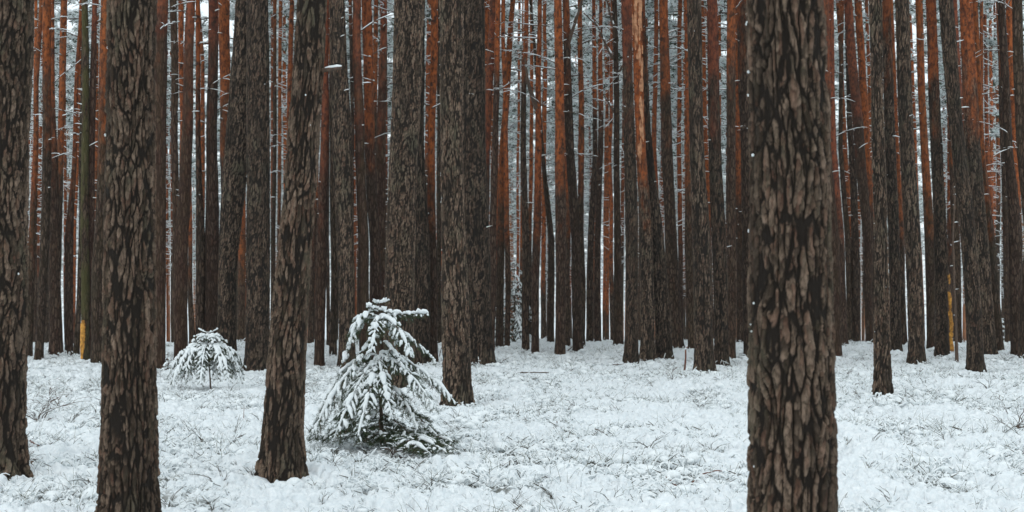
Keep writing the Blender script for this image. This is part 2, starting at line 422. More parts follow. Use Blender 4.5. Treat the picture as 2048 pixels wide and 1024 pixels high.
# ------------------------------------------------------------------ dead branches with snow on top
def snow_strip(mb, P, r, rng, m=1, cover=.8, fat=1.0):
    P = np.asarray(P); n = len(P)
    i = 0
    while i < n - 1:
        if rng.random() > cover: i += 1; continue
        j = min(n - 1, i + int(rng.integers(2, 7)))
        seg = P[i:j + 1]
        if len(seg) < 2: break
        T = seg[-1] - seg[0]; hor = math.hypot(T[0], T[1]) / (np.linalg.norm(T) + 1e-9)
        if hor > .35:
            rr = np.interp(np.linspace(0, 1, len(seg)), [0, .25, .75, 1], [.35, 1, 1, .3]) * r[i:j + 1] * fat * rng.uniform(.8, 1.25, len(seg))
            tube(mb, seg + np.array([0, 0, 1.]) * (rr[:, None] * .75), rr, 5, m, .85)
        i = j + (1 if rng.random() < .4 else 0)
def branch_mesh(seed, L, r0, up, nsub, snow=.8):
    rng = np.random.default_rng(seed); mb = MB()
    n = max(4, int(L / .07)); t = np.linspace(0, 1, n)
    w1, w2 = rng.uniform(-.2, .2, 2)
    crook = np.cumsum(rng.uniform(-1, 1, n)) * .012 * L
    P = np.stack([-.03 + L * t, L * (w1 * t ** 2 + .05 * np.sin(t * 6 + seed)) + crook, L * (up * t + w2 * t * t - (.25 if L > .5 else .05) * t ** 2.2)], 1)
    r = np.interp(t, [0, .15, 1], [r0, r0 * .75, max(.003, r0 * .25)])
    tube(mb, P, r, 5, 0)
    sr = np.maximum(r * 1.2, .010)
    snow_strip(mb, P, sr, rng, 1, snow)
    for k in range(nsub):
        i = int(rng.uniform(.25, .9) * (n - 1)); s = rng.choice([-1, 1]); l = L * rng.uniform(.15, .4) * (1.1 - i / n)
        az = s * rng.uniform(.5, 1.1); q = np.linspace(0, 1, 6)
        Q = P[i] + np.stack([l * q * math.cos(az), l * q * math.sin(az), l * (rng.uniform(-.15, .35) * q - .25 * q * q)], 1)
        rr = np.linspace(r[i] * .6, .0025, 6)
        tube(mb, Q, rr, 4, 0); snow_strip(mb, Q, np.maximum(rr * 1.4, .010), rng, 1, snow)
    return mb.mesh('dead_branch', [WOOD, SNOW])
STUBS = [branch_mesh(200 + k, .07 + .025 * k, .012, .1 + .1 * (k % 3), 0, .95) for k in range(6)]
MEDS = [branch_mesh(220 + k, .35 + .08 * k, .013, (-.1, .3, .5, .15, .7, .0)[k], 2, .8) for k in range(6)]
LONGS = [branch_mesh(240 + k, .8 + .13 * k, .016, (.3, .6, .1, .9, .35, -.05, .5, .2)[k], 6, .85) for k in range(8)]
HANGS = [branch_mesh(260 + k, .8 + .15 * k, .014, -.6 - .2 * k, 2, .3) for k in range(3)]

# ------------------------------------------------------------------ pine crowns
def tuft_cloud(mb, C, size, rng, n_leaf, snow_f):
    """needle sprays: narrow drooping blades round each twig end and frost-white blades lying on top"""
    C = np.asarray(C); n = len(C)
    for mat, cnt in ((0, n_leaf), (1, max(1, int(n_leaf * snow_f))), (2, max(1, int(n_leaf * 1.0)))):
        m = n * cnt; c = np.repeat(C, cnt, 0)
        d = rng.normal(size=(m, 3)); d[:, 2] = d[:, 2] * .45 + (.15 if mat else -.05); d /= np.linalg.norm(d, axis=1)[:, None]
        s = size * rng.uniform(.6, 1.3, (m, 1)); side = np.cross(d, rng.normal(size=(m, 3))); side /= np.linalg.norm(side, axis=1)[:, None] + 1e-6
        if mat == 1: side[:, 2] *= .2
        w = s * (.17 if mat == 0 else .2)
        o = c + rng.normal(size=(m, 3)) * size * .35 + np.array([0, 0, .25 * size if mat == 1 else 0])
        V = np.stack([o - side * w * .5, o + d * s * .5 + side * w, o + d * s, o + d * s * .5 - side * w], 1).reshape(-1, 3)
        mb.add(V, q=np.arange(m * 4).reshape(-1, 4), m={0: 0, 1: 1, 2: 2}[mat])
def crown_mesh(seed, z0, z1, rad, nlimb, dens, low=0, low_z=5.0, size=.2):
    """crown between z0 and z1 of a trunk standing at the origin (metres above its base)"""
    rng = np.random.default_rng(seed); mb = MB(); tips = []
    for k in range(nlimb):
        u = (k + rng.random()) / nlimb; z = z0 + (z1 - z0) * u
        L = rad * rng.uniform(.6, 1.15) * (1.0 - .75 * max(0, u - .35) / .65) * (.7 + .3 * min(1, u / .2))
        az = rng.random() * 6.283; t = np.linspace(0, 1, 9); up = rng.uniform(-.1, .45)
        P = np.stack([L * t * np.cos(az + .4 * t * (rng.random() - .5)), L * t * np.sin(az), z + L * (up * t - .3 * t * t)], 1)
        tube(mb, P, np.linspace(.035, .008, 9), 4, 3, cap=False); tube(mb, P + [0, 0, .02], np.linspace(.03, .012, 9), 4, 1, .8, cap=False)
        for j in range(int(dens * L) + 2):
            i = rng.integers(3, 9); l = rng.uniform(.15, .55); a2 = az + rng.uniform(-1.3, 1.3)
            Q = P[i - 1] + np.outer(np.linspace(0, 1, 4), [l * math.cos(a2), l * math.sin(a2), l * rng.uniform(-.3, .25)])
            tube(mb, Q, [.01, .009, .007, .006], 3, 1 if rng.random() < .6 else 3, cap=False)
            tips += [Q[3], Q[2], Q[1]]
    for k in range(low):
        z = low_z + (z0 - low_z) * (k + rng.random()) / low; L = rng.uniform(.5, 1.7); az = rng.random() * 6.283
        t = np.linspace(0, 1, 7); up = rng.uniform(-.35, .5)
        P = np.stack([L * t * math.cos(az), L * t * math.sin(az), z + L * (up * t - .25 * t * t)], 1)
        tube(mb, P, np.linspace(.014, .005, 7), 3, 3, cap=False); tube(mb, P + [0, 0, .014], np.linspace(.016, .009, 7), 4, 1, .8, cap=False)
        for j in range(4):
            i = rng.integers(2, 7); l = rng.uniform(.15, .5); a2 = az + rng.choice([-1, 1]) * rng.uniform(.4, 1.1)
            Q = P[i] + np.outer(np.linspace(0, 1, 3), [l * math.cos(a2), l * math.sin(a2), l * rng.uniform(-.3, .3)])
            tube(mb, Q, [.010, .009, .006], 3, 1 if j < 3 else 3, cap=False)
    if tips: tuft_cloud(mb, np.array(tips), size, rng, 2, 3.2)
    return mb.mesh('crown', [PINE, SNOW, FROND, WOOD])
CROWNS = [crown_mesh(300 + k, 12.5, 21.5, 1.8, 10, 4) for k in range(3)]
FARCROWNS = [crown_mesh(320 + k, (9.5, 11, 10, 8.5, 12)[k], (19, 21, 20, 18, 22)[k], (2.1, 1.8, 2.2, 2.0, 1.9)[k], 26, 6, 40, 3.5) for k in range(5)]

# ------------------------------------------------------------------ trunks
def dense_trunk(d, prof, zbot, ztop_dense, ztop, seed, dz, nseg, amp, cellw=.038):
    z = np.concatenate([np.arange(zbot, ztop_dense, dz), np.linspace(ztop_dense + .1, ztop, 26)])
    zs, xs, rs = prof
    def smooth(v):       # a living stem bends, it has no corners
        return sum(np.interp(z + o, zs, v) for o in np.linspace(-.9, .9, 13)) / 13
    xc = smooth(xs); rad = smooth(rs); xc += np.interp(0, zs, xs) - np.interp(0, z, xc)
    rad = rad * (1 + .20 * np.exp(-np.maximum(z, 0) / .14) + .10 * np.exp(-np.maximum(z, 0) / .4))
    a = np.arange(nseg) / nseg * 2 * math.pi
    Zm, A = np.meshgrid(z, a, indexing='ij'); RR = rad[:, None] + 0 * A
    ca, sa = np.cos(A), np.sin(A)
    p = np.stack([RR * ca + seed * 3.1, RR * sa, Zm], -1).reshape(-1, 3)
    cellw = cellw * (.88 + .3 * (seed * 37 % 10) / 10)
    def wv(fx, fz, s_): 
        u = p * np.array([fx, fx, fz]); return np.stack([vnoise(u, s_), vnoise(u + 31, s_ + 1), vnoise(u + 57, s_ + 2)], 1) - .5
    q = p + wv(8, 2.6, seed) * [.11, .11, .2] + wv(34, 12, seed + 20) * [.016, .016, .06] + wv(95, 40, seed + 40) * [.007, .007, .03]
    f1, f2, c = worley(q * np.array([1 / cellw, 1 / cellw, .125 / cellw]), seed)
    e = f2 - f1
    fine = fbm(p * np.array([70, 70, 24]), 3, seed + 3)
    plate = sst(e + (fine - .5) * .16, .05, .30)
    g1, g2, c2, dz_ = worley(q * np.array([1.7 / cellw, 1.7 / cellw, .5 / cellw]) + 9.1, seed + 11, True)
    lip = np.clip(.55 - dz_ * .9, 0, 1)                       # every scale stands out most at its lower edge
    crack = 1 - sst(g2 - g1, .0, .14)
    lay = np.clip(lip * (.5 + .7 * c2) - .5 * crack, 0, 1)
    lob = fbm(np.stack([RR * ca * 4, RR * sa * 4, Zm * .8], -1).reshape(-1, 3) + seed, 2, seed + 5) - .5
    flute = np.where(Zm.ravel() < .7, (1 - Zm.ravel() / .7).clip(0, 1) ** 2, 0) * .035 * np.sin(A.ravel() * 5 + seed + 1.3 * np.sin(A.ravel() * 2))
    h = amp * (plate * (.75 + .3 * c + .35 * lay) - .15 * crack * plate + .4 * (fine - .5)) - amp * .9 + lob * .035 + flute
    hh = h.reshape(RR.shape)
    V = np.stack([xc[:, None] + (RR + hh) * ca, (RR + hh) * sa, Zm], -1).reshape(-1, 3)
    mb = MB(); mb.add(V, q=grid_quads(len(z), nseg)); me = mb.mesh('trunk', [NEAR])
    for nm, val in (('plate', plate * (1 - .6 * crack)), ('cell', c), ('cellb', c2), ('lay', lay)):
        at = me.attributes.new(nm, 'FLOAT', 'POINT'); at.data.foreach_set('value', val.astype(np.float32))
    return me
def plain_trunk(prof, zbot, zvis, ztop, seed, nseg=18, dz=.11, amp=.035):
    z = np.concatenate([np.arange(zbot, zvis, dz), np.linspace(zvis + .2, ztop, 14)])
    zs, xs, rs = prof
    xc = np.interp(z, zs, xs); rad = np.interp(z, zs, rs); rad = rad * (1 + .28 * np.exp(-np.maximum(z, 0) / .14))
    a = np.arange(nseg) / nseg * 2 * math.pi
    Zm, A = np.meshgrid(z, a, indexing='ij'); RR = rad[:, None] + 0 * A
    p = np.stack([np.cos(A) * RR * 14 + seed, np.sin(A) * RR * 14, Zm * 5], -1).reshape(-1, 3)
    n = (vnoise(p, seed) - .5).reshape(RR.shape); l = (vnoise(p * .22, seed + 1) - .5).reshape(RR.shape)
    RR = RR * (1 + amp * 3.2 * n * (RR > .05) + .10 * l)
    wob = (vnoise(np.stack([z * .6, 0 * z + seed, 0 * z], 1), seed) - .5) * .05
    V = np.stack([xc[:, None] + wob[:, None] + RR * np.cos(A), RR * np.sin(A), Zm], -1).reshape(-1, 3)
    mb = MB(); mb.add(V, q=grid_quads(len(z), nseg)); return mb.mesh('trunk', [BARK])

K = F * CZ
def px2x(px, d): return (px - 1024) * d / F
def py2z(py, d): return CZ - (py - HY) * d / F

# label, base row (or -distance), [(row, left, right) ...], row above which the bark is orange, options
T = [
 ('thickest rough dark pine, cut off by the left edge of the photo', 966, [(966, -62, 49), (780, -58, 48), (480, -55, 50), (0, -46, 69)], None, dict(near=1)),
 ('slim orange pine showing just right of the trunk at the left edge', -60, [(690, 45, 51), (480, 50, 56), (0, 62, 68)], 640, {}),
 ('slender brown pine leaning right, first full one right of the left-edge trunk', 722, [(722, 48, 66), (480, 56, 70), (300, 64, 75), (0, 77, 85)], 420, {}),
 ('thin far pine glimpsed between two dark trunks near the left edge', -58, [(700, 67, 74), (480, 71, 79), (300, 77, 83), (0, 92, 97)], 560, {}),
 ('dark pine with snowy side branches and orange top, left of the snow hump', 726, [(726, 70, 88), (480, 79, 97), (300, 85, 103), (0, 83, 100)], 205, dict(br=5)),
 ('straight brown pine standing right behind the small snow hump on the left', 718, [(718, 97, 127), (480, 97, 120), (256, 98, 112), (0, 104, 110)], 250, dict(br=4)),
 ('orange branchy pine leaning right over the snow hump at the upper left', -38.5, [(700, 100, 122), (480, 106, 124), (300, 113, 126), (0, 122, 135)], 330, dict(br=6)),
 ('very thin orange pine hugging the branchy leaning one on the left', -62, [(690, 128, 135), (300, 127, 133), (0, 126, 132)], 560, {}),
 ('brown pine left of the mossy scarred one, orange higher up', 717, [(717, 129, 146), (480, 130, 147), (350, 142, 152), (0, 157, 164)], 350, dict(br=4)),
 ('thin red pine in the bright gap left of the mossy trunk', -55, [(690, 144, 151), (480, 147, 153), (0, 160, 167)], 660, {}),
 ('dull grey pine pressed against the left side of the mossy trunk', 719, [(719, 148, 161), (480, 156, 164), (0, 165, 172)], None, {}),
 ('green mossy pine with a bright yellow bark wound near its foot', 729, [(729, 160, 177), (480, 161, 177), (0, 164, 176)], None, dict(moss=1, scar=1)),
 ('dark red-topped pine just right of the mossy scarred trunk', 728, [(728, 171, 188), (480, 176, 188), (300, 173, 190), (0, 183, 192)], 60, dict(br=3, red=1)),
 ('thin orange-brown stem between the red-topped pine and the brown one', -52, [(690, 187, 193), (0, 190, 197)], 420, {}),
 ('brown pine with orange upper bark, half hidden by the big second trunk', 733, [(733, 180, 210), (480, 187, 212), (300, 197, 218), (0, 202, 221)], 250, {}),
 ('thick rough dark foreground pine, second from the left, foot below the frame', 1111, [(1111, 198, 320), (1024, 201, 318), (780, 203, 313), (480, 208, 309), (0, 217, 312)], None, dict(near=1)),
 ('reddish brown pine tucked behind the right side of the second big trunk', 742, [(742, 292, 331), (480, 296, 330), (0, 302, 335)], 70, dict(red=1)),
 ('thin orange pine in the bright slot beside the second big trunk', -70, [(690, 332, 337), (0, 331, 336)], 800, {}),
 ('straight dark slender pine at the right of the bright slot', 722, [(722, 346, 360), (480, 345, 359), (0, 341, 355)], None, {}),
 ('dull orange pine squeezed between two trunks above the small spruce', -40.5, [(695, 360, 371), (300, 359, 369), (0, 356, 367)], 330, {}),
 ('pine with red-grey upper bark just left of the small round spruce', 735, [(735, 348, 378), (480, 350, 377), (300, 360, 383), (0, 372, 389)], 170, dict(red=1)),
 ('dark trunk behind the left tip of the small round spruce', -40, [(700, 377, 391), (480, 376, 384), (0, 374, 382)], 480, {}),
 ('brown pine directly behind the top of the small round spruce', 728, [(728, 388, 410), (480, 392, 410), (300, 392, 402), (0, 390, 399)], 200, dict(br=4)),
 ('crooked orange pine with snowy twigs rising above the small spruce', -47, [(690, 396, 406), (300, 401, 411), (120, 402, 409), (30, 394, 402), (0, 393, 400)], 470, dict(br=5)),
 ('dark pine right above the small round spruce with hanging branches', 728, [(728, 409, 438), (480, 410, 438), (300, 414, 436), (0, 418, 437)], 130, dict(br=5, red=1)),
 ('orange-red pine half hidden left of the two dark thick mid trunks', -37, [(704, 448, 472), (480, 446, 470), (300, 440, 461), (0, 438, 460)], 240, dict(br=4)),
 ('dark brown pine leaning right behind the right edge of the small spruce', 738, [(738, 434, 472), (480, 437, 476), (400, 442, 492), (0, 472, 508)], None, dict(dense=1)),
 ('thin trunk barely visible between the two thick dark mid trunks', -45, [(690, 473, 488), (480, 476, 491), (0, 484, 496)], 500, {}),
 ('thick dark pine just left of the leaning foreground pine', 745, [(745, 489, 541), (400, 493, 540), (0, 493, 537)], None, dict(dense=1)),
 ('dark grey slender pine behind the foot of the leaning foreground pine', -42, [(690, 538, 549), (480, 541, 550), (0, 547, 554)], 60, {}),
 ('slim bright orange pine in the snowy gap left of the leaning foreground pine', -48, [(690, 550, 558), (300, 556, 563), (0, 557, 564)], 400, dict(br=4)),
 ('orange-brown pine with long snowy arms left of the leaning foreground pine', -40, [(690, 568, 582), (300, 573, 584), (0, 579, 588)], 420, dict(br=8)),
 ('rough foreground pine leaning right with a snow-topped broken branch, left of the big spruce', 964, [(964, 515, 610), (900, 524, 608), (780, 533, 611), (480, 557, 627), (300, 578, 643), (0, 600, 657)], None, dict(near=1, shelf=1)),
 ('dull slim trunk between the leaning foreground pine and a reddish pine', -41.5, [(688, 613, 627), (480, 622, 634), (0, 632, 642)], 420, {}),
 ('reddish brown slim pine standing alone in snow right of the leaning foreground pine', 737, [(737, 629, 651), (480, 634, 656), (300, 641, 658), (0, 645, 659)], 330, dict(red=1)),
 ('narrow dark trunk behind the reddish slim pine by the big spruce', -40.5, [(691, 652, 660), (480, 650, 658), (0, 650, 657)], None, {}),
 ('brown trunk half hidden below the snow-topped broken branch', 719, [(719, 658, 674), (480, 661, 676), (0, 656, 670)], 100, {}),
 ('straight dark pine behind the snow-topped broken branch of the leaning foreground pine', 740, [(740, 677, 712), (480, 674, 708), (300, 664, 704), (0, 658, 688)], None, dict(dense=1)),
 ('thin dark pine second right of the snow-topped broken branch', -43, [(690, 703, 711), (480, 702, 709), (0, 698, 705)], None, {}),
 ('bright orange sliver of a pine between a thin dark pine and a red-topped one', -60, [(690, 707, 713), (0, 705, 711)], 800, {}),
 ('red-topped pine with snowy stubs left of the big spruce tip', 739, [(739, 718, 742), (480, 716, 738), (300, 708, 727), (0, 706, 722)], 180, dict(br=4, red=1)),
 ('vivid orange-barked pine rising behind the left of the big spruce', 733, [(733, 741, 764), (480, 739, 760), (300, 727, 748), (0, 723, 743)], 240, dict(br=5)),
 ('red-brown branchy pine behind the tip of the big snowy spruce', 728, [(728, 750, 774), (480, 750, 771), (300, 752, 772), (0, 760, 773)], 200, dict(br=5, red=1)),
 ('narrow brown pine beside the branchy one behind the big spruce', -42, [(688, 738, 749), (0, 749, 758)], 230, {}),
 ('thick dark pine directly behind the big snowy spruce', 785, [(785, 762, 832), (732, 766, 827), (480, 770, 828), (300, 781, 838), (0, 788, 848)], None, dict(near=2, tone=1.08)),
 ('dark rough pine right behind the right shoulder of the big spruce', 733, [(733, 824, 862), (480, 829, 860), (300, 827, 848), (0, 830, 850)], None, dict(dense=1, tone=.64)),
 ('orange pine with short stubs between two thick dark trunks near the centre', 730, [(730, 850, 877), (480, 855, 873), (300, 857, 872), (0, 863, 877)], 350, dict(br=5)),
 ('slim red pine left of the stubby orange one between thick trunks', -50, [(690, 851, 859), (300, 849, 857), (0, 855, 865)], 330, dict(br=3)),
 ('narrow dark stem between the stubby orange pine and the rough thick one', -41, [(690, 872, 884), (480, 874, 883), (0, 873, 881)], None, {}),
 ('rough dark pine with its foot in the snow just right of the big spruce', 818, [(818, 884, 945), (780, 885, 943), (480, 883, 930), (300, 880, 925), (0, 879, 926)], None, dict(near=2, tone=1.12)),
 ('broad dark pine close behind the right side of the rough thick one', 734, [(734, 938, 988), (480, 922, 978), (300, 914, 970), (0, 918, 968)], None, dict(dense=1, tone=.66)),
 ('red-brown stem beside the broad dark pine at centre', -38, [(700, 962, 978), (300, 965, 978), (0, 966, 977)], 280, {}),
 ('red pine leaning right at the top beside the broad dark centre trunk', -36, [(712, 951, 970), (480, 957, 975), (300, 965, 980), (0, 978, 995)], 330, dict(red=1)),
 ('thin orange-brown pine leaning left just right of the broad dark trunk', -47, [(688, 992, 1002), (300, 987, 994), (170, 981, 987), (0, 975, 981)], 560, dict(br=3)),
 ('brown trunk with its foot at the crest right of the broad dark pine', 706, [(706, 974, 990), (480, 980, 994), (0, 990, 1000)], 160, {}),
 ('orange-topped pine leaning right, first left of the background spruce', 699, [(699, 991, 1009), (300, 998, 1012), (0, 1019, 1029)], 400, dict(br=3)),
 ('dark slim pine touching the left side of the background spruce', 701, [(701, 1009, 1021), (480, 1009, 1020), (300, 1006, 1015), (0, 1002, 1010)], 430, dict(br=3)),
 ('thin orange pine rising behind the background spruce', -62, [(690, 1031, 1037), (0, 1036, 1041)], 640, {}),
 ('slim grey-brown pine just right of the background spruce', 706, [(706, 1041, 1057), (480, 1045, 1060), (300, 1041, 1052), (0, 1049, 1058)], 120, dict(br=4)),
 ('narrow dark stem between two slim pines right of the background spruce', -41, [(688, 1056, 1065), (480, 1057, 1065), (0, 1060, 1066)], 400, {}),
 ('olive-brown slim pine with a forked side limb near the centre top', 709, [(709, 1063, 1079), (480, 1065, 1081), (300, 1071, 1084), (0, 1074, 1082)], 420, dict(br=6, fork=1)),
 ('dull orange thin pine in the gap right of the forked one', -44, [(690, 1081, 1093), (480, 1083, 1091), (0, 1087, 1094)], 560, {}),
 ('dark pine bending left as it rises, left of the vivid orange centre pine', 692, [(692, 1094, 1109), (480, 1095, 1108), (280, 1080, 1087), (0, 1058, 1063)], None, dict(br=3)),
 ('vivid orange-barked pine at the centre with its foot by fallen sticks', 713, [(713, 1109, 1130), (480, 1110, 1132), (300, 1112, 1132), (0, 1110, 1125)], 330, dict(br=4)),
 ('brown trunk behind the right side of the vivid orange centre pine', 697, [(697, 1130, 1143), (480, 1130, 1140), (0, 1128, 1136)], 400, {}),
 ('dark brown pine with a big raised limb right of the vivid orange centre pine', 707, [(707, 1146, 1168), (480, 1142, 1160), (300, 1131, 1149), (0, 1126, 1139)], 60, dict(br=5, raised=1)),
 ('dark pine with orange top left of the bright white slot at centre right', 697, [(697, 1156, 1173), (480, 1156, 1168), (300, 1156, 1168), (0, 1157, 1165)], 330, dict(br=6)),
 ('dark pine at the right of the bright white slot near the centre', 690, [(690, 1172, 1187), (480, 1175, 1188), (300, 1184, 1194), (0, 1184, 1191)], 240, dict(br=6)),
 ('second dark pine right of the bright white slot, reddish above', 691, [(691, 1187, 1202), (480, 1188, 1201), (300, 1195, 1206), (0, 1197, 1204)], 260, dict(br=6)),
 ('far thin pine bright orange almost to its foot, leftmost of three', -56, [(690, 1204, 1211), (300, 1209, 1215), (0, 1216, 1221)], 640, dict(br=2)),
 ('far thin pine bright orange almost to its foot, middle one of three', -60, [(690, 1211, 1218), (300, 1213, 1219), (0, 1206, 1211)], 650, dict(br=2)),
 ('far thin brown pine, rightmost of the three beside the dark branchy one', -50, [(690, 1219, 1229), (300, 1217, 1224), (0, 1222, 1228)], 520, {}),
 ('dark branchy pine with black crooked limbs right of centre', 696, [(696, 1226, 1248), (480, 1229, 1243), (300, 1228, 1240), (0, 1224, 1234)], None, dict(br=7, hang=3)),
 ('brown pine with reddish upper bark, first left of the peeling pale pine', 734, [(734, 1248, 1278), (480, 1252, 1277), (300, 1248, 1271), (0, 1242, 1262)], 120, dict(dense=1, red=1)),
 ('pine with pale orange peeling patches on its upper trunk', 725, [(725, 1280, 1310), (480, 1280, 1306), (300, 1271, 1290), (0, 1262, 1283)], 330, dict(dense=1, pale=1)),
 ('brown pine leaning left, close right of the peeling pale one', 725, [(725, 1311, 1347), (480, 1300, 1328), (300, 1286, 1302), (0, 1276, 1289)], 60, dict(dense=1)),
 ('thin dull orange pine behind the trunk leaning left at centre right', -45, [(690, 1322, 1334), (300, 1304, 1314), (0, 1308, 1316)], 400, {}),
 ('smooth brown pine with red top and many snowy twigs at centre right', 702, [(702, 1341, 1369), (480, 1330, 1354), (300, 1324, 1346), (0, 1319, 1336)], 150, dict(br=7)),
 ('straight thin bright orange pine at the middle of the right-centre gap', -46, [(690, 1358, 1369), (300, 1353, 1362), (0, 1356, 1364)], 450, dict(br=5)),
 ('narrow brown pine hugging the left of the pine beside the upright stick', 704, [(704, 1375, 1392), (480, 1368, 1385), (300, 1371, 1381), (0, 1369, 1379)], 330, {}),
 ('dark grey-brown pine with the low foot beside the upright crooked stick', 753, [(753, 1387, 1429), (480, 1385, 1421), (300, 1379, 1407), (0, 1373, 1402)], None, dict(dense=1)),
 ('pine with reddish upper trunk just right of the low-footed one', 735, [(735, 1428, 1458), (480, 1424, 1454), (300, 1416, 1441), (0, 1414, 1435)], 150, dict(dense=1, red=1)),
 ('dull orange sliver of pine between two thicker right-centre trunks', -46, [(690, 1420, 1432), (300, 1407, 1416), (0, 1400, 1408)], 420, {}),
 ('dark brown pine second left of the massive foreground trunk', 720, [(720, 1453, 1473), (480, 1454, 1473), (300, 1452, 1470), (0, 1453, 1470)], 130, dict(br=4)),
 ('trunk seen behind the pair left of the massive foreground trunk', 691, [(691, 1472, 1488), (480, 1471, 1487), (0, 1469, 1479)], 360, {}),
 ('pine half hidden by the left edge of the massive foreground trunk', 718, [(718, 1485, 1511), (480, 1483, 1507), (0, 1473, 1500)], 30, dict(br=3)),
 ('massive rough-barked foreground pine, the widest trunk in the photo', 1323, [(1323, 1498, 1682), (1024, 1500, 1678), (780, 1500, 1668), (480, 1500, 1658), (0, 1494, 1645)], None, dict(near=1, flecks=1)),
 ('trunk peeking low from behind the right side of the massive foreground pine', 747, [(747, 1641, 1670), (480, 1636, 1662), (0, 1622, 1644)], None, {}),
 ('reddish pine beside the right edge of the massive foreground trunk', 718, [(718, 1659, 1686), (480, 1655, 1680), (300, 1647, 1664), (0, 1640, 1656)], 200, dict(red=1)),
 ('red-brown pine second right of the massive foreground trunk with snowy twigs', 694, [(694, 1676, 1696), (480, 1668, 1688), (300, 1658, 1672), (0, 1658, 1668)], 420, dict(br=4, red=1)),
 ('narrow grey pine with its foot at the crest, left of the low bright gap', 688, [(688, 1693, 1706), (480, 1690, 1702), (300, 1678, 1687), (0, 1680, 1688)], 60, dict(br=3)),
 ('bright orange-red thin pine high up behind the narrow grey one', -47, [(690, 1702, 1711), (300, 1687, 1696), (0, 1671, 1680)], 520, {}),
 ('grey-green slim dark pine immediately left of the low bright gap', 689, [(689, 1705, 1722), (480, 1704, 1720), (300, 1697, 1709), (150, 1691, 1699), (0, 1687, 1694)], None, {}),
 ('hair-thin stem standing inside the low bright gap', -75, [(690, 1725, 1728), (300, 1722, 1725), (0, 1720, 1723)], 500, {}),
 ('red-topped pine leaning left, right of the low bright gap', 692, [(692, 1731, 1748), (480, 1727, 1746), (300, 1708, 1729), (0, 1687, 1703)], 200, dict(red=1)),
 ('vivid orange pine leaning left behind the slim rough dark one', -42, [(690, 1741, 1754), (480, 1737, 1750), (300, 1725, 1740), (150, 1716, 1731), (0, 1710, 1724)], 370, dict(br=6)),
 ('thin orange pine in the gap left of the slim rough dark one', -58, [(690, 1750, 1757), (300, 1738, 1744), (0, 1729, 1736)], 560, dict(br=3)),
 ('slim rough dark pine standing forward in the snow on the right', 802, [(802, 1746, 1784), (700, 1749, 1780), (480, 1748, 1777), (300, 1744, 1769), (0, 1738, 1763)], None, dict(near=2)),
 ('dark brown pine close behind the slim rough one, on its right', 709, [(709, 1781, 1803), (480, 1776, 1799), (300, 1769, 1791), (0, 1763, 1781)], 40, dict(dense=1)),
 ('orange-topped pine between the dark brown one and a grey-green trunk', 696, [(696, 1801, 1814), (480, 1796, 1810), (300, 1788, 1798), (0, 1779, 1787)], 420, {}),
 ('grey-green rough pine third right of the massive one, foot behind snow lumps', 733, [(733, 1818, 1850), (480, 1810, 1843), (300, 1798, 1827), (0, 1789, 1817)], None, dict(dense=1)),
 ('thin orange sliver of pine right of the grey-green rough one', -55, [(690, 1845, 1852), (300, 1827, 1833), (0, 1816, 1822)], 600, {}),
 ('brown-orange branchy pine leaning left, third left of the split yellow snag', 698, [(698, 1853, 1870), (480, 1848, 1868), (300, 1841, 1856), (0, 1831, 1845)], 400, dict(br=5)),
 ('dark pine with red top just left of the yellow snag', 717, [(717, 1870, 1897), (480, 1869, 1895), (300, 1861, 1884), (0, 1851, 1872)], 140, dict(br=4, dense=1)),
 ('brown pine just right of the yellow snag', 693, [(693, 1908, 1926), (480, 1905, 1921), (300, 1896, 1908), (0, 1884, 1894)], 260, {}),
 ('dark pine leaning left with its foot nearest on the far right', 752, [(752, 1935, 1969), (480, 1922, 1954), (300, 1901, 1928), (0, 1876, 1905)], None, dict(dense=1)),
 ('thick orange-topped pine behind the dark one that leans left', 716, [(716, 1967, 1993), (480, 1946, 1974), (300, 1928, 1959), (0, 1918, 1942)], 170, dict(dense=1, br=3)),
 ('red narrow pine in the upper right between two leaning trunks', -40, [(690, 1946, 1960), (300, 1921, 1933), (150, 1910, 1922), (0, 1903, 1914)], 340, dict(red=1)),
 ('orange pine leaning left, right of the thick orange-topped one', 708, [(708, 1987, 2008), (480, 1973, 1991), (300, 1958, 1971), (0, 1945, 1957)], 380, dict(br=3)),
 ('slender straight orange pine in the snowy gap near the right edge', -48, [(690, 1992, 2001), (300, 1970, 1979), (0, 1967, 1973)], 560, {}),
 ('grey dark slim pine behind the pair at the right edge', 688, [(688, 2010, 2023), (480, 2005, 2018), (0, 1993, 2000)], 100, {}),
 ('dark straight pine, second from the right edge, snowy twig on its left', 714, [(714, 2022, 2043), (480, 2018, 2044), (300, 2009, 2026), (0, 1995, 2010)], None, dict(br=4)),
 ('orange-red pine partly behind the trunk at the right edge', -40, [(690, 2036, 2050), (300, 2024, 2038), (0, 2011, 2024)], 420, dict(br=3)),
 ('dark pine at the right edge leaning left at the top', 722, [(722, 2058, 2090), (480, 2048, 2074), (300, 2034, 2056), (0, 2024, 2044)], None, dict(br=3)),
 ('flared dark trunk foot leaning in at the lower right edge', 724, [(724, 2034, 2070), (600, 2043, 2074), (480, 2051, 2079), (0, 2080, 2100)], None, {}),
]

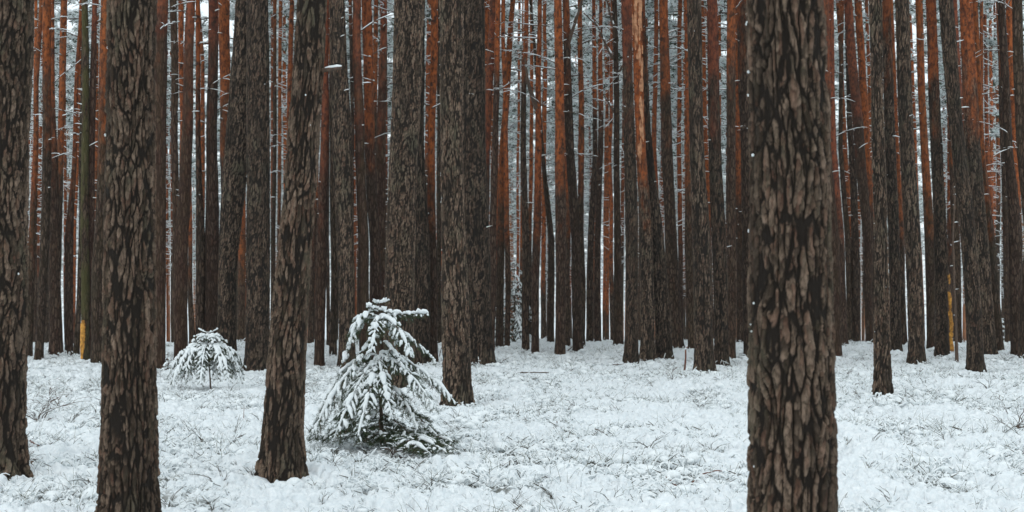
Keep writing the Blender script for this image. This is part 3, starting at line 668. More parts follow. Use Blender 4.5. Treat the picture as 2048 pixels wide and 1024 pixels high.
GP = 'pines of the plantation'
rnd = random.Random(11)
listed = []
def add_branches(rt, nrng, prof, zlo, zhi, counts, facing=True):
    zs, xs, rs = prof
    for pool, n, bias in counts:
        for k in range(n):
            z = zlo + (zhi - zlo) * nrng.random() ** bias
            xc = np.interp(z, zs, xs); r = np.interp(z, zs, rs)
            az = nrng.choice([0, math.pi]) + nrng.uniform(-.9, .9) if nrng.random() < .8 else nrng.uniform(math.pi, 2 * math.pi)
            link('dead_branch', nrng.choice(pool), rt, (xc + r * .9 * math.cos(az), r * .9 * math.sin(az), z), (0, 0, az), nrng.uniform(.8, 1.2))
def build_tree(i, label, base, pts, oy, op):
    near = op.get('near', 0)
    d = -base if base < 0 else K / (base - HY)
    if base > 0 and base < 1050:       # stand it where the (gently rolling) ground meets that row of the picture
        for _ in range(4):
            cx = px2x((pts[0][1] + pts[0][2]) / 2, d); d = F * (CZ - gz(cx, d)) / (base - HY)
            d = min(d, CREST + 1.5)
    r = sum((b - a) for y, a, b in pts[:2]) / 4 * d / F
    bx = px2x((pts[0][1] + pts[0][2]) / 2, d)
    bz = gz(bx, d)
    zs, xs, rs = [], [], []
    for y, a, b in pts:
        zs.append(py2z(y, d) - bz); xs.append(px2x((a + b) / 2, d) - bx); rs.append((b - a) / 2 * d / F)
    rs[0] = rs[0] * .92
    if zs[0] > .02: zs.insert(0, 0.0); xs.insert(0, xs[0]); rs.insert(0, rs[0] * 1.03)
    sl = (xs[-1] - xs[-2]) / max(.3, zs[-1] - zs[-2])
    H = rnd.uniform(20.5, 23.5); zt = zs[-1]
    if zt < H - 6:
        zs += [zt + 4, H - 4, H]; xs += [xs[-1] + sl * 3.4, xs[-1] + sl * 6, xs[-1] + sl * 6.5]
        rs += [rs[-1] * .86, max(.05, rs[-1] * .45), .02]
    else: zs += [max(H, zt + 3)]; xs += [xs[-1]]; rs += [.02]
    prof = (zs, xs, rs); ztop = zs[-1]; zvis = CZ + HY * d / F - bz + .5
    rt = root('pine_tree', (bx, d, bz), label, 'pine tree', GP)
    seed = 3 * i + 1
    if near == 1:
        me = dense_trunk(d, prof, -.3, zvis, ztop, seed, .0065 if d < 8 else .0095 if d < 11 else .012, 300 if d < 8 else 240 if d < 11 else 170, .018 if d < 8 else .018)
    elif near == 2: me = dense_trunk(d, prof, -.3, zvis, ztop, seed, .017, 120, .016)
    elif op.get('dense'): me = dense_trunk(d, prof, -.3, zvis, ztop, seed, .028, 84, .011, .042)
    else: me = plain_trunk(prof, -.3, min(zvis, ztop - 2), ztop, seed)
    tk = link('trunk', me, rt)
    oz = 11.0 + rnd.uniform(-1, 1) if oy is None else py2z(oy, d) - bz
    tk['tone'] = op.get('tone') or (rnd.uniform(.70, 1.05) if not near else rnd.uniform(.85, 1.1)); tk['orange_z'] = float(oz); tk['redness'] = 0.85 if op.get('red') else rnd.uniform(0, .35)
    tk['warmth'] = rnd.uniform(0, .6) + (.5 if op.get('red') else 0); tk['moss'] = 0.75 if op.get('moss') else rnd.uniform(0, .12)
    cr = link('crown', CROWNS[i % 3], rt, (float(np.interp(17, zs, xs)), 0, H - 21.8), (0, 0, rnd.uniform(0, 6.28)))
    listed.append((bx, d))
    z = zvis - .5
    if not near:
        if op.get('dense'): add_branches(rt, rnd, prof, 2.5, z, [(STUBS, 3, .7)])
        else:
            nb = op.get('br', 1)
            add_branches(rt, rnd, prof, 2.6, z, [(STUBS, 5, .8)])
            add_branches(rt, rnd, prof, 4.6, z + .4, [(MEDS, nb, .8), (LONGS, (nb + 1) // 2, .6)])
    if op.get('hang'): add_branches(rt, rnd, prof, 3.5, z, [(HANGS, op['hang'], .6)])
    X = lambda px, py: (px2x(px, d) - bx, py2z(py, d) - bz)
    def limb(p, r0, snow=.8, name='limb', dy=-.1):
        P = np.array([[X(a, b)[0], dy * k, X(a, b)[1]] for k, (a, b) in enumerate(p)])
        t = np.linspace(0, len(P) - 1, len(P) * 6); Q = np.stack([np.interp(t, range(len(P)), P[:, c]) for c in range(3)], 1)
        rr = np.linspace(r0, r0 * .35, len(Q)); mb = MB(); tube(mb, Q, rr, 7, 0); snow_strip(mb, Q, np.maximum(rr * 1.0, .012), np.random.default_rng(seed), 1, snow)
        link(name, mb.mesh(name, [WOOD, SNOW]), rt)
    if op.get('shelf'):
        mb = MB(); a = X(646, 141); b = X(686, 140)
        Q = np.linspace([a[0], -.02, a[1]], [b[0], -.10, b[1]], 9); Q[:, 2] += np.array([-2, -1, 0, 1, 0, 1, 2, 1, 1]) * .0016; tube(mb, Q, [.022, .019, .017, .016, .016, .015, .015, .013, .008], 8, 0)
        br = link('broken_branch', mb.mesh('broken_branch', [WOOD]), rt)
        mb = MB(); tube(mb, Q[1:] + [0, 0, .019], [.006, .010, .013, .015, .014, .016, .012, .005], 8, 0, .9); link('snow', mb.mesh('snow', [SNOW]), br)
    if op.get('fork'): limb([(1074, 218), (1066, 198), (1059, 178), (1054, 160), (1050, 120)], .07, .3)
    if op.get('raised'): limb([(1137, 85), (1148, 50), (1160, 15), (1172, -25)], .06, .5)
    if label.startswith('dark branchy'):
        limb([(1226, 118), (1212, 92), (1195, 55), (1166, 30)], .045, .8); limb([(1232, 70), (1222, 40), (1216, 15), (1205, -20)], .04, .4)
        limb([(1228, 225), (1216, 205), (1205, 190)], .03, .6); limb([(1236, 150), (1250, 120), (1262, 75)], .035, .6)
    if op.get('scar'):
        # exposed yellow wood, a long shallow wound that hugs the trunk on the viewer's side
        zz = np.linspace(py2z(728, d) - bz, py2z(640, d) - bz, 40); mb = MB(); k = 9; rows = []
        rng = np.random.default_rng(3)
        for q, zq in enumerate(zz):
            u = q / 39; wdt = (.25 + .50 * sst(np.array([u]), 0, .5)[0]) * (1 if u < .93 else .6) * (.8 + .4 * rng.random())
            c = -math.pi / 2 - .25 + .35 * (u - .4); r_ = np.interp(zq, zs, rs) * 1.11 + .004
            aa = np.linspace(c - wdt, c + wdt, k); xx = np.interp(zq, zs, xs)
            bul = np.array([-.022, 0.002, .004, .004, .004, .004, .004, 0.002, -.022])
            rows.append(np.stack([xx + (r_ + bul) * np.cos(aa), (r_ + bul) * np.sin(aa), np.full(k, zq)], 1))
        mb.add(np.concatenate(rows), q=grid_quads(40, k, False)); o = link('bark_wound', mb.mesh('bark_wound', [YELLOW]), rt); o['label'] = 'exposed yellow wood'
    if op.get('pale'):
        rng = np.random.default_rng(8); 
        mb = MB(); 
        for q in range(40):
            yy = rng.choice([rng.uniform(-5, 150), rng.uniform(150, 330), rng.uniform(0, 140)]); zq = py2z(yy, d) - bz
            hgt = rng.uniform(.12, .5); c = -math.pi / 2 + rng.uniform(-1.2, 1.2); w0 = rng.uniform(.2, .6); rows = []; n = 8
            for zz in np.linspace(zq, zq + hgt, n):
                w_ = w0 * rng.uniform(.6, 1.1) * math.sin(math.pi * (.12 + .76 * (zz - zq) / hgt)); r_ = np.interp(zz, zs, rs) * 1.0 + .012 + .004 * rng.random(); xx = np.interp(zz, zs, xs)
                aa = np.linspace(c - w_, c + w_, 6); bl = np.array([-.02, 0, .003, .003, 0, -.02])
                rows.append(np.stack([xx + (r_ + bl) * np.cos(aa), (r_ + bl) * np.sin(aa), np.full(6, zz)], 1))
            mb.add(np.concatenate(rows), q=grid_quads(n, 6, False))
        o = link('peeling_bark', mb.mesh('peeling_bark', [PALE]), rt); o['label'] = 'pale orange papery bark flakes'
    if near or op.get('flecks'):
        rng = np.random.default_rng(60 + i); mb = MB()
        for q in range(16 if op.get('flecks') else 8):
            zz = rng.uniform(.1, zvis - .3); side = math.pi + rng.uniform(-.25, .35) if rng.random() < .85 else -rng.uniform(0, math.pi)
            r_ = np.interp(zz, zs, rs) * (1 + .22 * math.exp(-max(zz, 0) / .16)); xx = np.interp(zz, zs, xs)
            ico(mb, (xx + r_ * math.cos(side), r_ * math.sin(side), zz), rng.uniform(.003, .009), 0, rng, rng.uniform(.7, 1.6))
        link('snow', mb.mesh('snow', [SNOW]), rt)['kind'] = 'stuff'
    if d < 46:   # snow heaped against the foot
        rng = np.random.default_rng(80 + i); mb = MB(); n = 18
        for q in range(n):
            a_ = q / n * 6.283; r_ = rs[0] * 1.25 + rng.uniform(.0, .12)
            if math.sin(a_) > .3: continue
            x_, y_ = r_ * math.cos(a_), r_ * math.sin(a_) ; ico(mb, (x_, y_, gz(bx + x_, d + y_) - bz + rng.uniform(-.02, .035)), rng.uniform(.03, .095), 0, rng, .65)
        link('foot_snow', mb.mesh('foot_snow', [SNOW]), rt)['kind'] = 'stuff'
PALE = simple('pale_bark', (.24, .10, .05), (.60, .31, .17), 9, .8, .004)
for i, e in enumerate(T): build_tree(i, *e)

# ------------------------------------------------------------------ farther rows, still one object each
def generic_trunk(seed, H=21, r0=.12):
    rng = np.random.default_rng(seed); zs = [0, 4, 10, 16, H]; lean = rng.uniform(-.03, .03); cv = rng.uniform(-.25, .25)
    xs = [0, lean * 4 + cv * .4, lean * 10 + cv, lean * 16 + cv * .5, lean * H]
    return plain_trunk((zs, xs, [r0, r0 * .86, r0 * .68, r0 * .42, .02]), -.4, 16, H, seed, 10, .5)
GT = [generic_trunk(400 + k, (19, 21, 20, 18, 22)[k]) for k in range(5)]
FG = 'slender pines of the far rows'; FL = 'slender orange-topped pine in the hazy rows beyond the snow crest'
def far_tree(x, y, k, s):
    rt = root('pine_tree', (x, y, gz(x, y)), FL, 'pine tree', FG); rz = rnd.uniform(0, 6.28)
    t = link('trunk', GT[k], rt, rot=(0, 0, rz), sc=(s * rnd.uniform(.55, 1.0),) * 2 + (1.0,))
    t['tone'] = rnd.uniform(.8, 1.25); t['orange_z'] = rnd.uniform(2.0, 7.5); t['redness'] = rnd.uniform(0, .6); t['warmth'] = rnd.uniform(.2, .9); t['moss'] = rnd.uniform(0, .2)
    link('crown', FARCROWNS[k], rt, rot=(0, 0, rz), sc=(s, s, 1.0))
NFAR = 300 - len(T)
SLOTS = ((1168, 1173), (1244, 1248), (1372, 1375), (1722, 1730), (1811, 1814), (1846, 1850), (1925, 1928), (1984, 1987), (2008, 2012), (119, 127), (63, 66), (153, 158), (333, 342), (383, 388), (986, 989), (1204, 1206))
cand = []
frng = random.Random(5); tries = 0; lo, hi = 43.5, 100
while len(cand) < NFAR and tries < 20000:
    tries += 1
    y = math.sqrt(frng.uniform(lo ** 2, hi ** 2)); x = frng.uniform(-.37, .37) * y
    if all((x - a) ** 2 + (y - b) ** 2 > 2.6 for a, b in cand) and all((x - a) ** 2 + (y - b) ** 2 > 1.5 for a, b in listed):
        p = 1024 + F * x / y
        if any(a - 100 / y < p < b + 100 / y for a, b in SLOTS): continue
        cand.append((x, y))
for x, y in cand: far_tree(x, y, frng.randrange(5), frng.uniform(.85, 1.1))
print('far trees', len(cand))
# the wood behind them, which reads as one mass
def distant():
    rng = np.random.default_rng(9); pts = []
    for y in np.arange(100, 175, 6.0):
        n = int(.8 * y / 5.5); pts += [(rng.uniform(-.42, .42) * y, y + rng.uniform(-1.4, 1.4)) for _ in range(n)]
    pts = np.array(pts); n = len(pts); z = gh(pts[:, 0], pts[:, 1]); P = np.column_stack([pts, z])
    P2 = np.concatenate([P, P]); k = rng.integers(0, 5, n); rz = rng.uniform(0, 6.28, n); s = rng.uniform(.85, 1.15, n)
    rot = np.zeros((2 * n, 3)); rot[:, 2] = np.tile(rz, 2)
    var = [m.copy() for m in GT]
    for m in var: m.materials[0] = FARBARK
    scatter('distant_forest', P2, rot, np.tile(s, 2), np.concatenate([k, k + 5]), var + FARCROWNS, 'snow-covered pine wood closing off the view behind the rows')
    print('distant', n)
FARBARK = simple('far_bark', (.16, .085, .05), (.36, .14, .06), 1.5)
distant()

# ------------------------------------------------------------------ spruces
def bez(a, b, c, n):
    t = np.linspace(0, 1, n)[:, None]; a, b, c = map(np.asarray, (a, b, c))
    # curve that passes through the middle point
    m = 2 * b - (a + c) / 2
    return (1 - t) ** 2 * a + 2 * t * (1 - t) * m + t * t * c
def needles(mb, P, rng, ln=.014, step=.004, wd=.0028):
    seg = np.diff(P, axis=0); L = np.linalg.norm(seg, axis=1).sum(); n = max(6, int(L / step))
    t = rng.random(n) * (len(P) - 1); i = np.minimum(t.astype(int), len(P) - 2); f = (t - i)[:, None]
    c = P[i] * (1 - f) + P[i + 1] * f; d = seg[i] / (np.linalg.norm(seg[i], axis=1)[:, None] + 1e-9)
    r = rng.normal(size=(n, 3)); r -= (r * d).sum(1)[:, None] * d; r /= np.linalg.norm(r, axis=1)[:, None] + 1e-9
    D = d * .75 + r; D /= np.linalg.norm(D, axis=1)[:, None]; sd = np.cross(D, rng.normal(size=(n, 3))); sd /= np.linalg.norm(sd, axis=1)[:, None] + 1e-9
    l = ln * rng.uniform(.7, 1.2, (n, 1))
    V = np.stack([c - sd * wd * .5, c + D * l * .6 + sd * wd * .5, c + D * l, c + D * l * .5 - sd * wd * .5], 1).reshape(-1, 3)
    mb.add(V, q=np.arange(n * 4).reshape(-1, 4), m=1)
def spruce_branch(parent, P, width, snow, rng, droop=.5, gap=.045, sn_r=.017, ln=.015, scale=1.0):
    """one branch with its side twigs and needles, and the snow lying on it as a child"""
    mb = MB(); sb = MB(); L = np.linalg.norm(np.diff(P, axis=0), axis=1).sum()
    n = len(P); tube(mb, P, np.linspace(.009, .003, n) * scale, 5, 0)
    needles(mb, P[n // 6:], rng, ln, .003 * scale, .003 * scale)
    def lay(Q, r, snow=snow):
        m = len(Q); j = int(rng.integers(0, 2))
        while j < m - 1:
            if rng.random() > snow: j += 2; continue
            e = min(m - 1, j + int(rng.integers(2, 7))); s = Q[j:e + 1]
            if len(s) < 2: break
            rr = np.interp(np.linspace(0, 1, len(s)), [0, .2, .8, 1], [.4, 1, 1, .45]) * r * rng.uniform(.7, 1.3, len(s)) * rng.choice([.6, 1, 1.45], p=[.3, .4, .3])
            tube(sb, s + np.array([0, 0, 1]) * rr[:, None] * .7, rr, 6, 0, .8); j = e
    lay(P, sn_r * 1.25, max(snow, .86 if snow > .6 else snow)); None
    T_, S_, U_ = frames(P); s = .07 * L; side = 1
    cum = np.concatenate([[0], np.cumsum(np.linalg.norm(np.diff(P, axis=0), axis=1))])
    while s < L * .985:
        u = s / L; i = min(n - 2, np.searchsorted(cum, s) - 1); i = max(0, i); f = (s - cum[i]) / (cum[i + 1] - cum[i] + 1e-9); o = P[i] * (1 - f) + P[i + 1] * f
        l = width * (.35 + .65 * min(1, u / .35)) * (1.0 - .62 * max(0, u - .35) / .65) * rng.uniform(.75, 1.2)
        t = np.linspace(0, 1, 7)[:, None]
        dirv = T_[i] * rng.uniform(.4, .8) + S_[i] * side * rng.uniform(.75, 1.0) + U_[i] * rng.uniform(-.15, .25); dirv /= np.linalg.norm(dirv)
        Q = o + dirv * l * t + np.array([0, 0, -1.]) * droop * rng.uniform(.6, 1.5) * l * t ** 1.8
        tube(mb, Q, np.linspace(.004, .0018, 7) * scale, 4, 0, cap=False); needles(mb, Q, rng, ln, .0022 * scale, .0042 * scale); lay(Q[:6], sn_r * rng.uniform(.6, 1.05))
        if l > .09:
            for k in (2, 3, 4):
                for s2 in (-1, 1):
                    if rng.random() < .35: continue
                    l2 = l * rng.uniform(.28, .45) * (1 - k * .1); d2 = dirv * .8 + np.cross(dirv, [0, 0, 1]) * s2 * .8 - np.array([0, 0, .6 * droop * 2])
                    d2 /= np.linalg.norm(d2); q = Q[k] + d2 * l2 * np.linspace(0, 1, 5)[:, None] - np.array([0, 0, 1.]) * droop * l2 * .6 * np.linspace(0, 1, 5)[:, None] ** 2
                    tube(mb, q, np.linspace(.0028, .0015, 5) * scale, 3, 0, cap=False); needles(mb, q, rng, ln, .0022 * scale, .0042 * scale); (lay(q, sn_r * .5) if rng.random() < .4 else None)
        s += gap * rng.uniform(.7, 1.3) * .5; side = -side
    b = link('branch', mb.mesh('branch', [WOOD, GREEN]), parent)
    if sb.n: link('snow', sb.mesh('snow', [SNOW]), b)
    return b
def big_spruce():
    d = 14.4; bx = px2x(766, d); bz = gz(bx, d); rng = np.random.default_rng(42)
    rt = root('spruce_sapling', (bx, d, bz), 'large drooping snow-laden young spruce beside the leaning foreground pine', 'spruce')
    def W(px, py, dy): return np.array([px2x(px, d + dy) - bx, dy, py2z(py, d + dy) - bz])
    stem = [(766, 908), (763, 850), (761, 790), (757, 712), (756, 660), (757, 603)]
    P = np.array([W(a, b, 0) for a, b in stem]); t = np.linspace(0, 5, 30); P = np.stack([np.interp(t, range(6), P[:, c]) for c in range(3)], 1)
    mb = MB(); tube(mb, P, np.interp(t, [0, 3, 5], [.024, .013, .004]), 8, 0); needles(mb, P[20:], rng); link('trunk', mb.mesh('trunk', [WOOD, GREEN]), rt)
    def sx(y): return np.interp(-y, [-908, -850, -790, -712, -660, -603], [766, 763, 761, 757, 756, 757])
    B = [ # start row, middle, end, width, snow
     (607, (768, 605, 0), (778, 601, .02), .03, .95), (608, (751, 606, 0), (746, 603, -.03), .03, .9), (618, (746, 616, -.03), (733, 614, -.05), .05, .95),
     (620, (770, 622, -.03), (784, 626, -.06), .05, .95), (624, (742, 622, .0), (728, 636, -.03), .06, .9),
     (634, (806, 628, 0), (856, 628, .08), .13, .95), (636, (722, 634, -.1), (700, 690, -.18), .15, .95), (640, (718, 652, .08), (688, 725, .02), .14, .9),
     (638, (790, 650, -.24), (823, 715, -.42), .17, .97), (638, (752, 650, -.30), (742, 705, -.48), .15, .95), (650, (808, 668, .05), (870, 722, .05), .13, .95),
     (645, (775, 650, .25), (795, 690, .42), .13, .9),  
     (676, (735, 690, -.1), (712, 728, -.2), .1, .7), (680, (785, 700, -.1), (805, 735, -.2), .1, .7),
     (714, (700, 742, -.12), (624, 872, -.32), .21, .97), (712, (694, 738, .06), (636, 838, .12), .20, .95), (716, (718, 765, -.3), (668, 878, -.58), .22, .97),
     (714, (742, 765, -.35), (716, 872, -.65), .2, .9), (712, (765, 755, -.33), (785, 840, -.58), .15, .8), (710, (815, 722, 0), (912, 806, -.05), .21, .97),
     (712, (812, 742, -.22), (872, 822, -.42), .21, .93),  (712, (800, 730, .3), (865, 800, .5), .2, .9), 
     (760, (725, 790, -.25), (690, 870, -.45), .16, .75), (765, (800, 790, -.2), (835, 860, -.38), .17, .6), (770, (760, 800, .3), (770, 850, .5), .17, .5),
     (792, (705, 820, -.1), (645, 888, -.2), .19, .85), (792, (820, 820, 0), (884, 885, -.2), .19, .7),  
     (830, (800, 850, -.2), (862, 915, -.5), .19, .5),  (835, (760, 860, -.3), (775, 910, -.5), .18, .4),
     (862, (828, 890, -.5), (894, 950, -1.25), .24, .4), (858, (835, 885, -.4), (905, 925, -.95), .22, .5), (864, (800, 895, -.5), (860, 948, -1.25), .24, .35), (866, (805, 890, -.4), (850, 925, -.9), .2, .45), (866, (728, 885, -.2), (668, 900, -.35), .2, .6), (820, (700, 850, -.2), (618, 888, -.3), .2, .9), (868, (748, 892, -.3), (722, 915, -.55), .2, .45),
     (868, (783, 895, -.3), (800, 925, -.7), .19, .4), (860, (835, 870, -.1), (905, 905, -.35), .2, .75), (850, (820, 858, .2), (870, 880, .4), .18, .7), (850, (715, 860, .2), (660, 870, .3), .18, .7)]
    for y0, m, e, w, sn in B:
        P = bez(W(sx(y0), y0, 0), W(*m), W(*e), 22)
        zmin = np.array([gz(bx + q[0], d + q[1]) - bz + .03 + (.11 if w > .1 else 0) for q in P]); zmin += .07 * np.sin(np.linspace(0, 3.1, len(P))) * (y0 > 780); P[:, 2] = np.maximum(P[:, 2], zmin)
        spruce_branch(rt, P, w * rng.uniform(.75, 1.15), sn * (.80 if y0 < 720 else .66), rng, droop=(.55 if y0 < 780 else .2), gap=.072, sn_r=.0175 if y0 < 720 else .014, ln=.030)
big_spruce()
def small_spruce():
    d = K / (775 - HY); bx = px2x(422, d); bz = gz(bx, d); rng = np.random.default_rng(77); u = d / F
    d0 = d; rt = root('spruce_sapling', (bx, d, bz), 'small dome-shaped snow-covered spruce with a crown like an umbrella', 'spruce')
    P = np.array([[0, 0, 0], [-.02, 0, .3], [-.045, 0, .62], [-.05, 0, 1.03]]); P[:, 2] *= (py2z(655, d) - bz) / 1.03
    t = np.linspace(0, 3, 16); P = np.stack([np.interp(t, range(4), P[:, c]) for c in range(3)], 1); top = P[-1, 2]
    mb = MB(); tube(mb, P, np.linspace(.016, .004, 16), 7, 0); link('trunk', mb.mesh('trunk', [WOOD, GREEN]), rt)
    def z_(py): return py2z(py, d) - bz
    for az, L in ((0.2, .17), (3.0, .17)):
        a = np.array([-.05, 0, z_(666)]); e = a + [L * math.cos(az), L * math.sin(az) * .5, .07]; spruce_branch(rt, bez(a, (a + e) / 2 - [0, 0, .01], e, 8), .03, .95, rng, .1, sn_r=.013)
    for ring, (y0, n, Rr, drop, w, up) in enumerate(((674, 6, .24, .00, .09, .02), (680, 8, .31, .05, .11, .04), (697, 11, .62, .36, .18, .10), (700, 9, .70, .54, .17, .12), (704, 7, .50, .34, .17, .06), (710, 6, .45, .40, .16, .04))):
        for k in range(n):
            az = k / n * 6.283 + ring * .4 + rng.uniform(-.15, .15); R_ = Rr * rng.uniform(.88, 1.1); a = np.array([-.045, 0, z_(y0)])
            e = a + [R_ * math.cos(az), R_ * math.sin(az), -drop * rng.uniform(.85, 1.1)]; m = a + [R_ * .52 * math.cos(az), R_ * .52 * math.sin(az), up - drop * .2]
            Q = bez(a, m, e, 16); Q[:, 2] = np.maximum(Q[:, 2], .05); spruce_branch(rt, Q, w, .85 if ring < 4 else .5, rng, .25 if ring < 2 else .5, gap=.095, sn_r=.019, ln=.028, scale=1.3)
small_spruce()
def cone_spruce(px, yb, h, rad, label, seed, rings=9, d=None, snow=.9):
    d = d or K / (yb - HY); bx = px2x(px, d); bz = gz(bx, d); rng = np.random.default_rng(seed)
    rt = root('spruce_sapling', (bx, d, bz), label, 'spruce'); mb = MB(); tube(mb, np.linspace([0, 0, 0], [0, 0, h], 12), np.linspace(.012 * (1 + h), .004, 12), 6, 0); link('trunk', mb.mesh('trunk', [WOOD]), rt)
    for r in range(rings):
        u = (r + .3) / rings; z = h * (.96 - .88 * u); n = 4 + int(4 * u)
        for k in range(n):
            az = rng.uniform(0, 6.28); L = rad * (.2 + .8 * u) * rng.uniform(.8, 1.15); a = np.array([0, 0, z])
            e = a + [L * math.cos(az), L * math.sin(az), -L * rng.uniform(.3, .6)]; m = a + [L * .5 * math.cos(az), L * .5 * math.sin(az), L * .02]
            Q = bez(a, m, e, 10); Q[:, 2] = np.maximum(Q[:, 2], .04)
            spruce_branch(rt, Q, L * .35, snow, rng, .5, gap=.11 * (h / 2), sn_r=.022 * max(.5, h / 2.2), ln=.025 * max(.4, h / 2.2), scale=2.2)
cone_spruce(1029, 693, 2.5, .85, 'narrow snowy young spruce standing between far pines near the centre', 5, 12, snow=.55)
cone_spruce(336, 746, .42, .16, 'tiny snow-capped spruce seedling right of the second big trunk', 6, 4, snow=.97)
cone_spruce(1997, 690, 1.3, .45, 'small snowy spruce behind the trunks near the right edge', 7, 6, d=44)

# ------------------------------------------------------------------ the broken yellow snag and the thin dead stem beside it
def snag():
    d = K / (714 - HY); bx = px2x(1904, d); bz = gz(bx, d)
    rt = root('snag', (bx, d, bz), 'thin dead pine stem stripped to bright yellow wood, broken off at the top', 'dead tree')
    X = lambda px, py: [px2x(px, d) - bx, 0, py2z(py, d) - bz]
    def piece(name, pts, r, mat, jag=False):
        P = np.array([X(a, b) for a, b in pts]); t = np.linspace(0, len(P) - 1, 40); Q = np.stack([np.interp(t, range(len(P)), P[:, c]) for c in range(3)], 1)
        rr = np.interp(t, range(len(P)), r) * (1 + .22 * np.sin(np.arange(40) * 1.1) * np.cos(np.arange(40) * .37)); Q[:, 0] += .012 * np.sin(np.arange(40) * .55); mb = MB(); tube(mb, Q, rr, 9, 0)
        return link(name, mb.mesh(name, [mat]), rt)
    piece('bare_trunk', [(1904, 722), (1902, 650), (1899, 600), (1896, 548)], [.055, .05, .045, .035], YELLOW)
    piece('bark_strip', [(1899, 712), (1897, 660), (1896, 620), (1894, 570)], [.03, .022, .026, .02], WOOD)
    piece('bark_sleeve', [(1897, 584), (1895, 568), (1893, 560)], [.052, .05, .046], WOOD)
    piece('broken_top', [(1895, 550), (1891, 530), (1889, 508), (1888, 496)], [.045, .04, .034, .012], WOOD)
    mb = MB(); rng = np.random.default_rng(1); ico(mb, X(1888, 497), .035, 0, rng, .7); ico(mb, X(1893, 546), .03, 0, rng, .6); link('snow', mb.mesh('snow', [SNOW]), rt)
snag()
def dead_stem():
    d = K / (729 - HY); bx = px2x(1913, d); bz = gz(bx, d)
    rt = root('dead_sapling', (bx, d, bz), 'thin black dead stem with a fork, right beside the yellow snag', 'dead tree')
    P = np.array([[px2x(a, d) - bx, 0, py2z(b, d) - bz] for a, b in [(1914, 736), (1912, 660), (1908, 560), (1906, 470), (1909, 400), (1907, 372)]])
    t = np.linspace(0, 5, 40); Q = np.stack([np.interp(t, range(6), P[:, c]) for c in range(3)], 1); mb = MB(); tube(mb, Q, np.interp(t, [0, 1, 5], [.045, .032, .014]), 7, 0)
    link('trunk', mb.mesh('trunk', [WOOD]), rt)
    for k in range(9): link('dead_branch', STUBS[k % 6], rt, tuple(Q[6 + 4 * k]), (0, 0, rnd.choice([0, math.pi]) + rnd.uniform(-.5, .5)))
dead_stem()

# ------------------------------------------------------------------ fallen sticks and bare sprigs in the snow
def stick(name, label, cat, lines, r, mat, snow=.0, lift=.05, seed=0):
    """lines of (px, row, height above the ground): each point stands over the ground it is seen against"""
    rng = np.random.default_rng(seed + 900); a0 = lines[0][0]
    def W(px, py, h):
        d = F * (CZ - h) / (py - HY); 
        for _ in range(4): x = px2x(px, d); d = F * (CZ - h - gz(x, d)) / (py - HY)
        return np.array([px2x(px, d), d, gz(px2x(px, d), d) + h])
    o0 = W(*a0); mb = MB(); parts = []
    for ln in lines:
        P = np.array([W(*p) for p in ln]) - o0; t = np.linspace(0, len(P) - 1, 5 * len(P)); Q = np.stack([np.interp(t, range(len(P)), P[:, c]) for c in range(3)], 1)
        Q += np.cumsum(rng.normal(size=Q.shape), 0) * .0025
        rr = np.linspace(r, r * .45, len(Q)); tube(mb, Q, rr, 6, 0)
        if snow: snow_strip(mb, Q, np.maximum(rr * 1.3, .008), rng, 1, snow)
    tag(link(name, mb.mesh(name, [mat, SNOW]), None, tuple(o0)), label, cat, 'twigs and sticks lying in the snow')
stick('fallen_branch', 'long arched stick with snow on top lying at centre in front of the orange pine', 'stick', [[(1020, 748, .03), (1045, 745, .10), (1080, 744, .12), (1110, 745, .08), (1132, 750, .03)]], .016, WOOD, .9, seed=1)
stick('fallen_branch', 'dark forked stick lying right of the trunk at the left edge', 'stick', [[(48, 822, .06), (68, 832, .09), (80, 848, .08), (86, 855, .05)], [(80, 848, .08), (90, 842, .09), (103, 834, .12)], [(83, 850, .07), (90, 835, .12), (100, 815, .17)]], .012, WOOD, .3, seed=2)
stick('fallen_branch', 'short thick broken stick on the snow left of the second big trunk', 'stick', [[(64, 924, .08), (80, 940, .05)]], .016, WOOD, .2, seed=3)
stick('fallen_branch', 'thin stick pointing at the foot of the second big trunk', 'stick', [[(158, 942, .05), (180, 938, .08), (206, 929, .10)]], .011, WOOD, .4, seed=4)
stick('fallen_branch', 'brown stick end poking out left of the second big trunk', 'stick', [[(52, 878, .06), (66, 884, .08), (80, 890, .05)]], .009, REDWOOD, .2, seed=5)
stick('fallen_branch', 'slanting twig in the snow behind the left sticks', 'stick', [[(122, 804, .04), (134, 792, .12), (144, 779, .16)]], .01, WOOD, .2, seed=6)
stick('fallen_branch', 'short dark broken stick in the near snow left of the massive pine', 'stick', [[(1334, 953, .08), (1345, 962, .07), (1360, 974, .05)]], .014, REDWOOD, .3, seed=7)
stick('fallen_branch', 'long thin reddish stick arching in the near snow', 'stick', [[(1383, 965, .04), (1405, 948, .08), (1428, 937, .11), (1455, 937, .08), (1475, 942, .04)]], .007, REDWOOD, .35, seed=8)
stick('fallen_branch', 'black branch end reaching in from the right edge', 'stick', [[(2020, 868, .05), (2032, 856, .10), (2044, 842, .15), (2060, 822, .2)], [(2034, 855, .1), (2045, 853, .1), (2060, 851, .06)]], .012, WOOD, .3, seed=9)
stick('fallen_branch', 'thin curved stem lying on the open snow right of centre', 'stick', [[(1190, 858, .09), (1205, 866, .1), (1220, 876, .08), (1236, 887, .04)]], .006, WOOD, .1, seed=10)
stick('fallen_branch', 'snowy stick lying at the foot of the vivid orange centre pine', 'stick', [[(1128, 703, .05), (1136, 700, .1), (1146, 692, .22)], [(1128, 698, .06), (1145, 704, .08)]], .022, WOOD, .95, seed=11)
stick('fallen_branch', 'horizontal forked twig left of the pair of low-footed pines', 'stick', [[(1226, 729, .12), (1236, 728, .14), (1247, 726, .14)], [(1235, 728, .14), (1232, 736, .03)]], .014, WOOD, .4, seed=12)
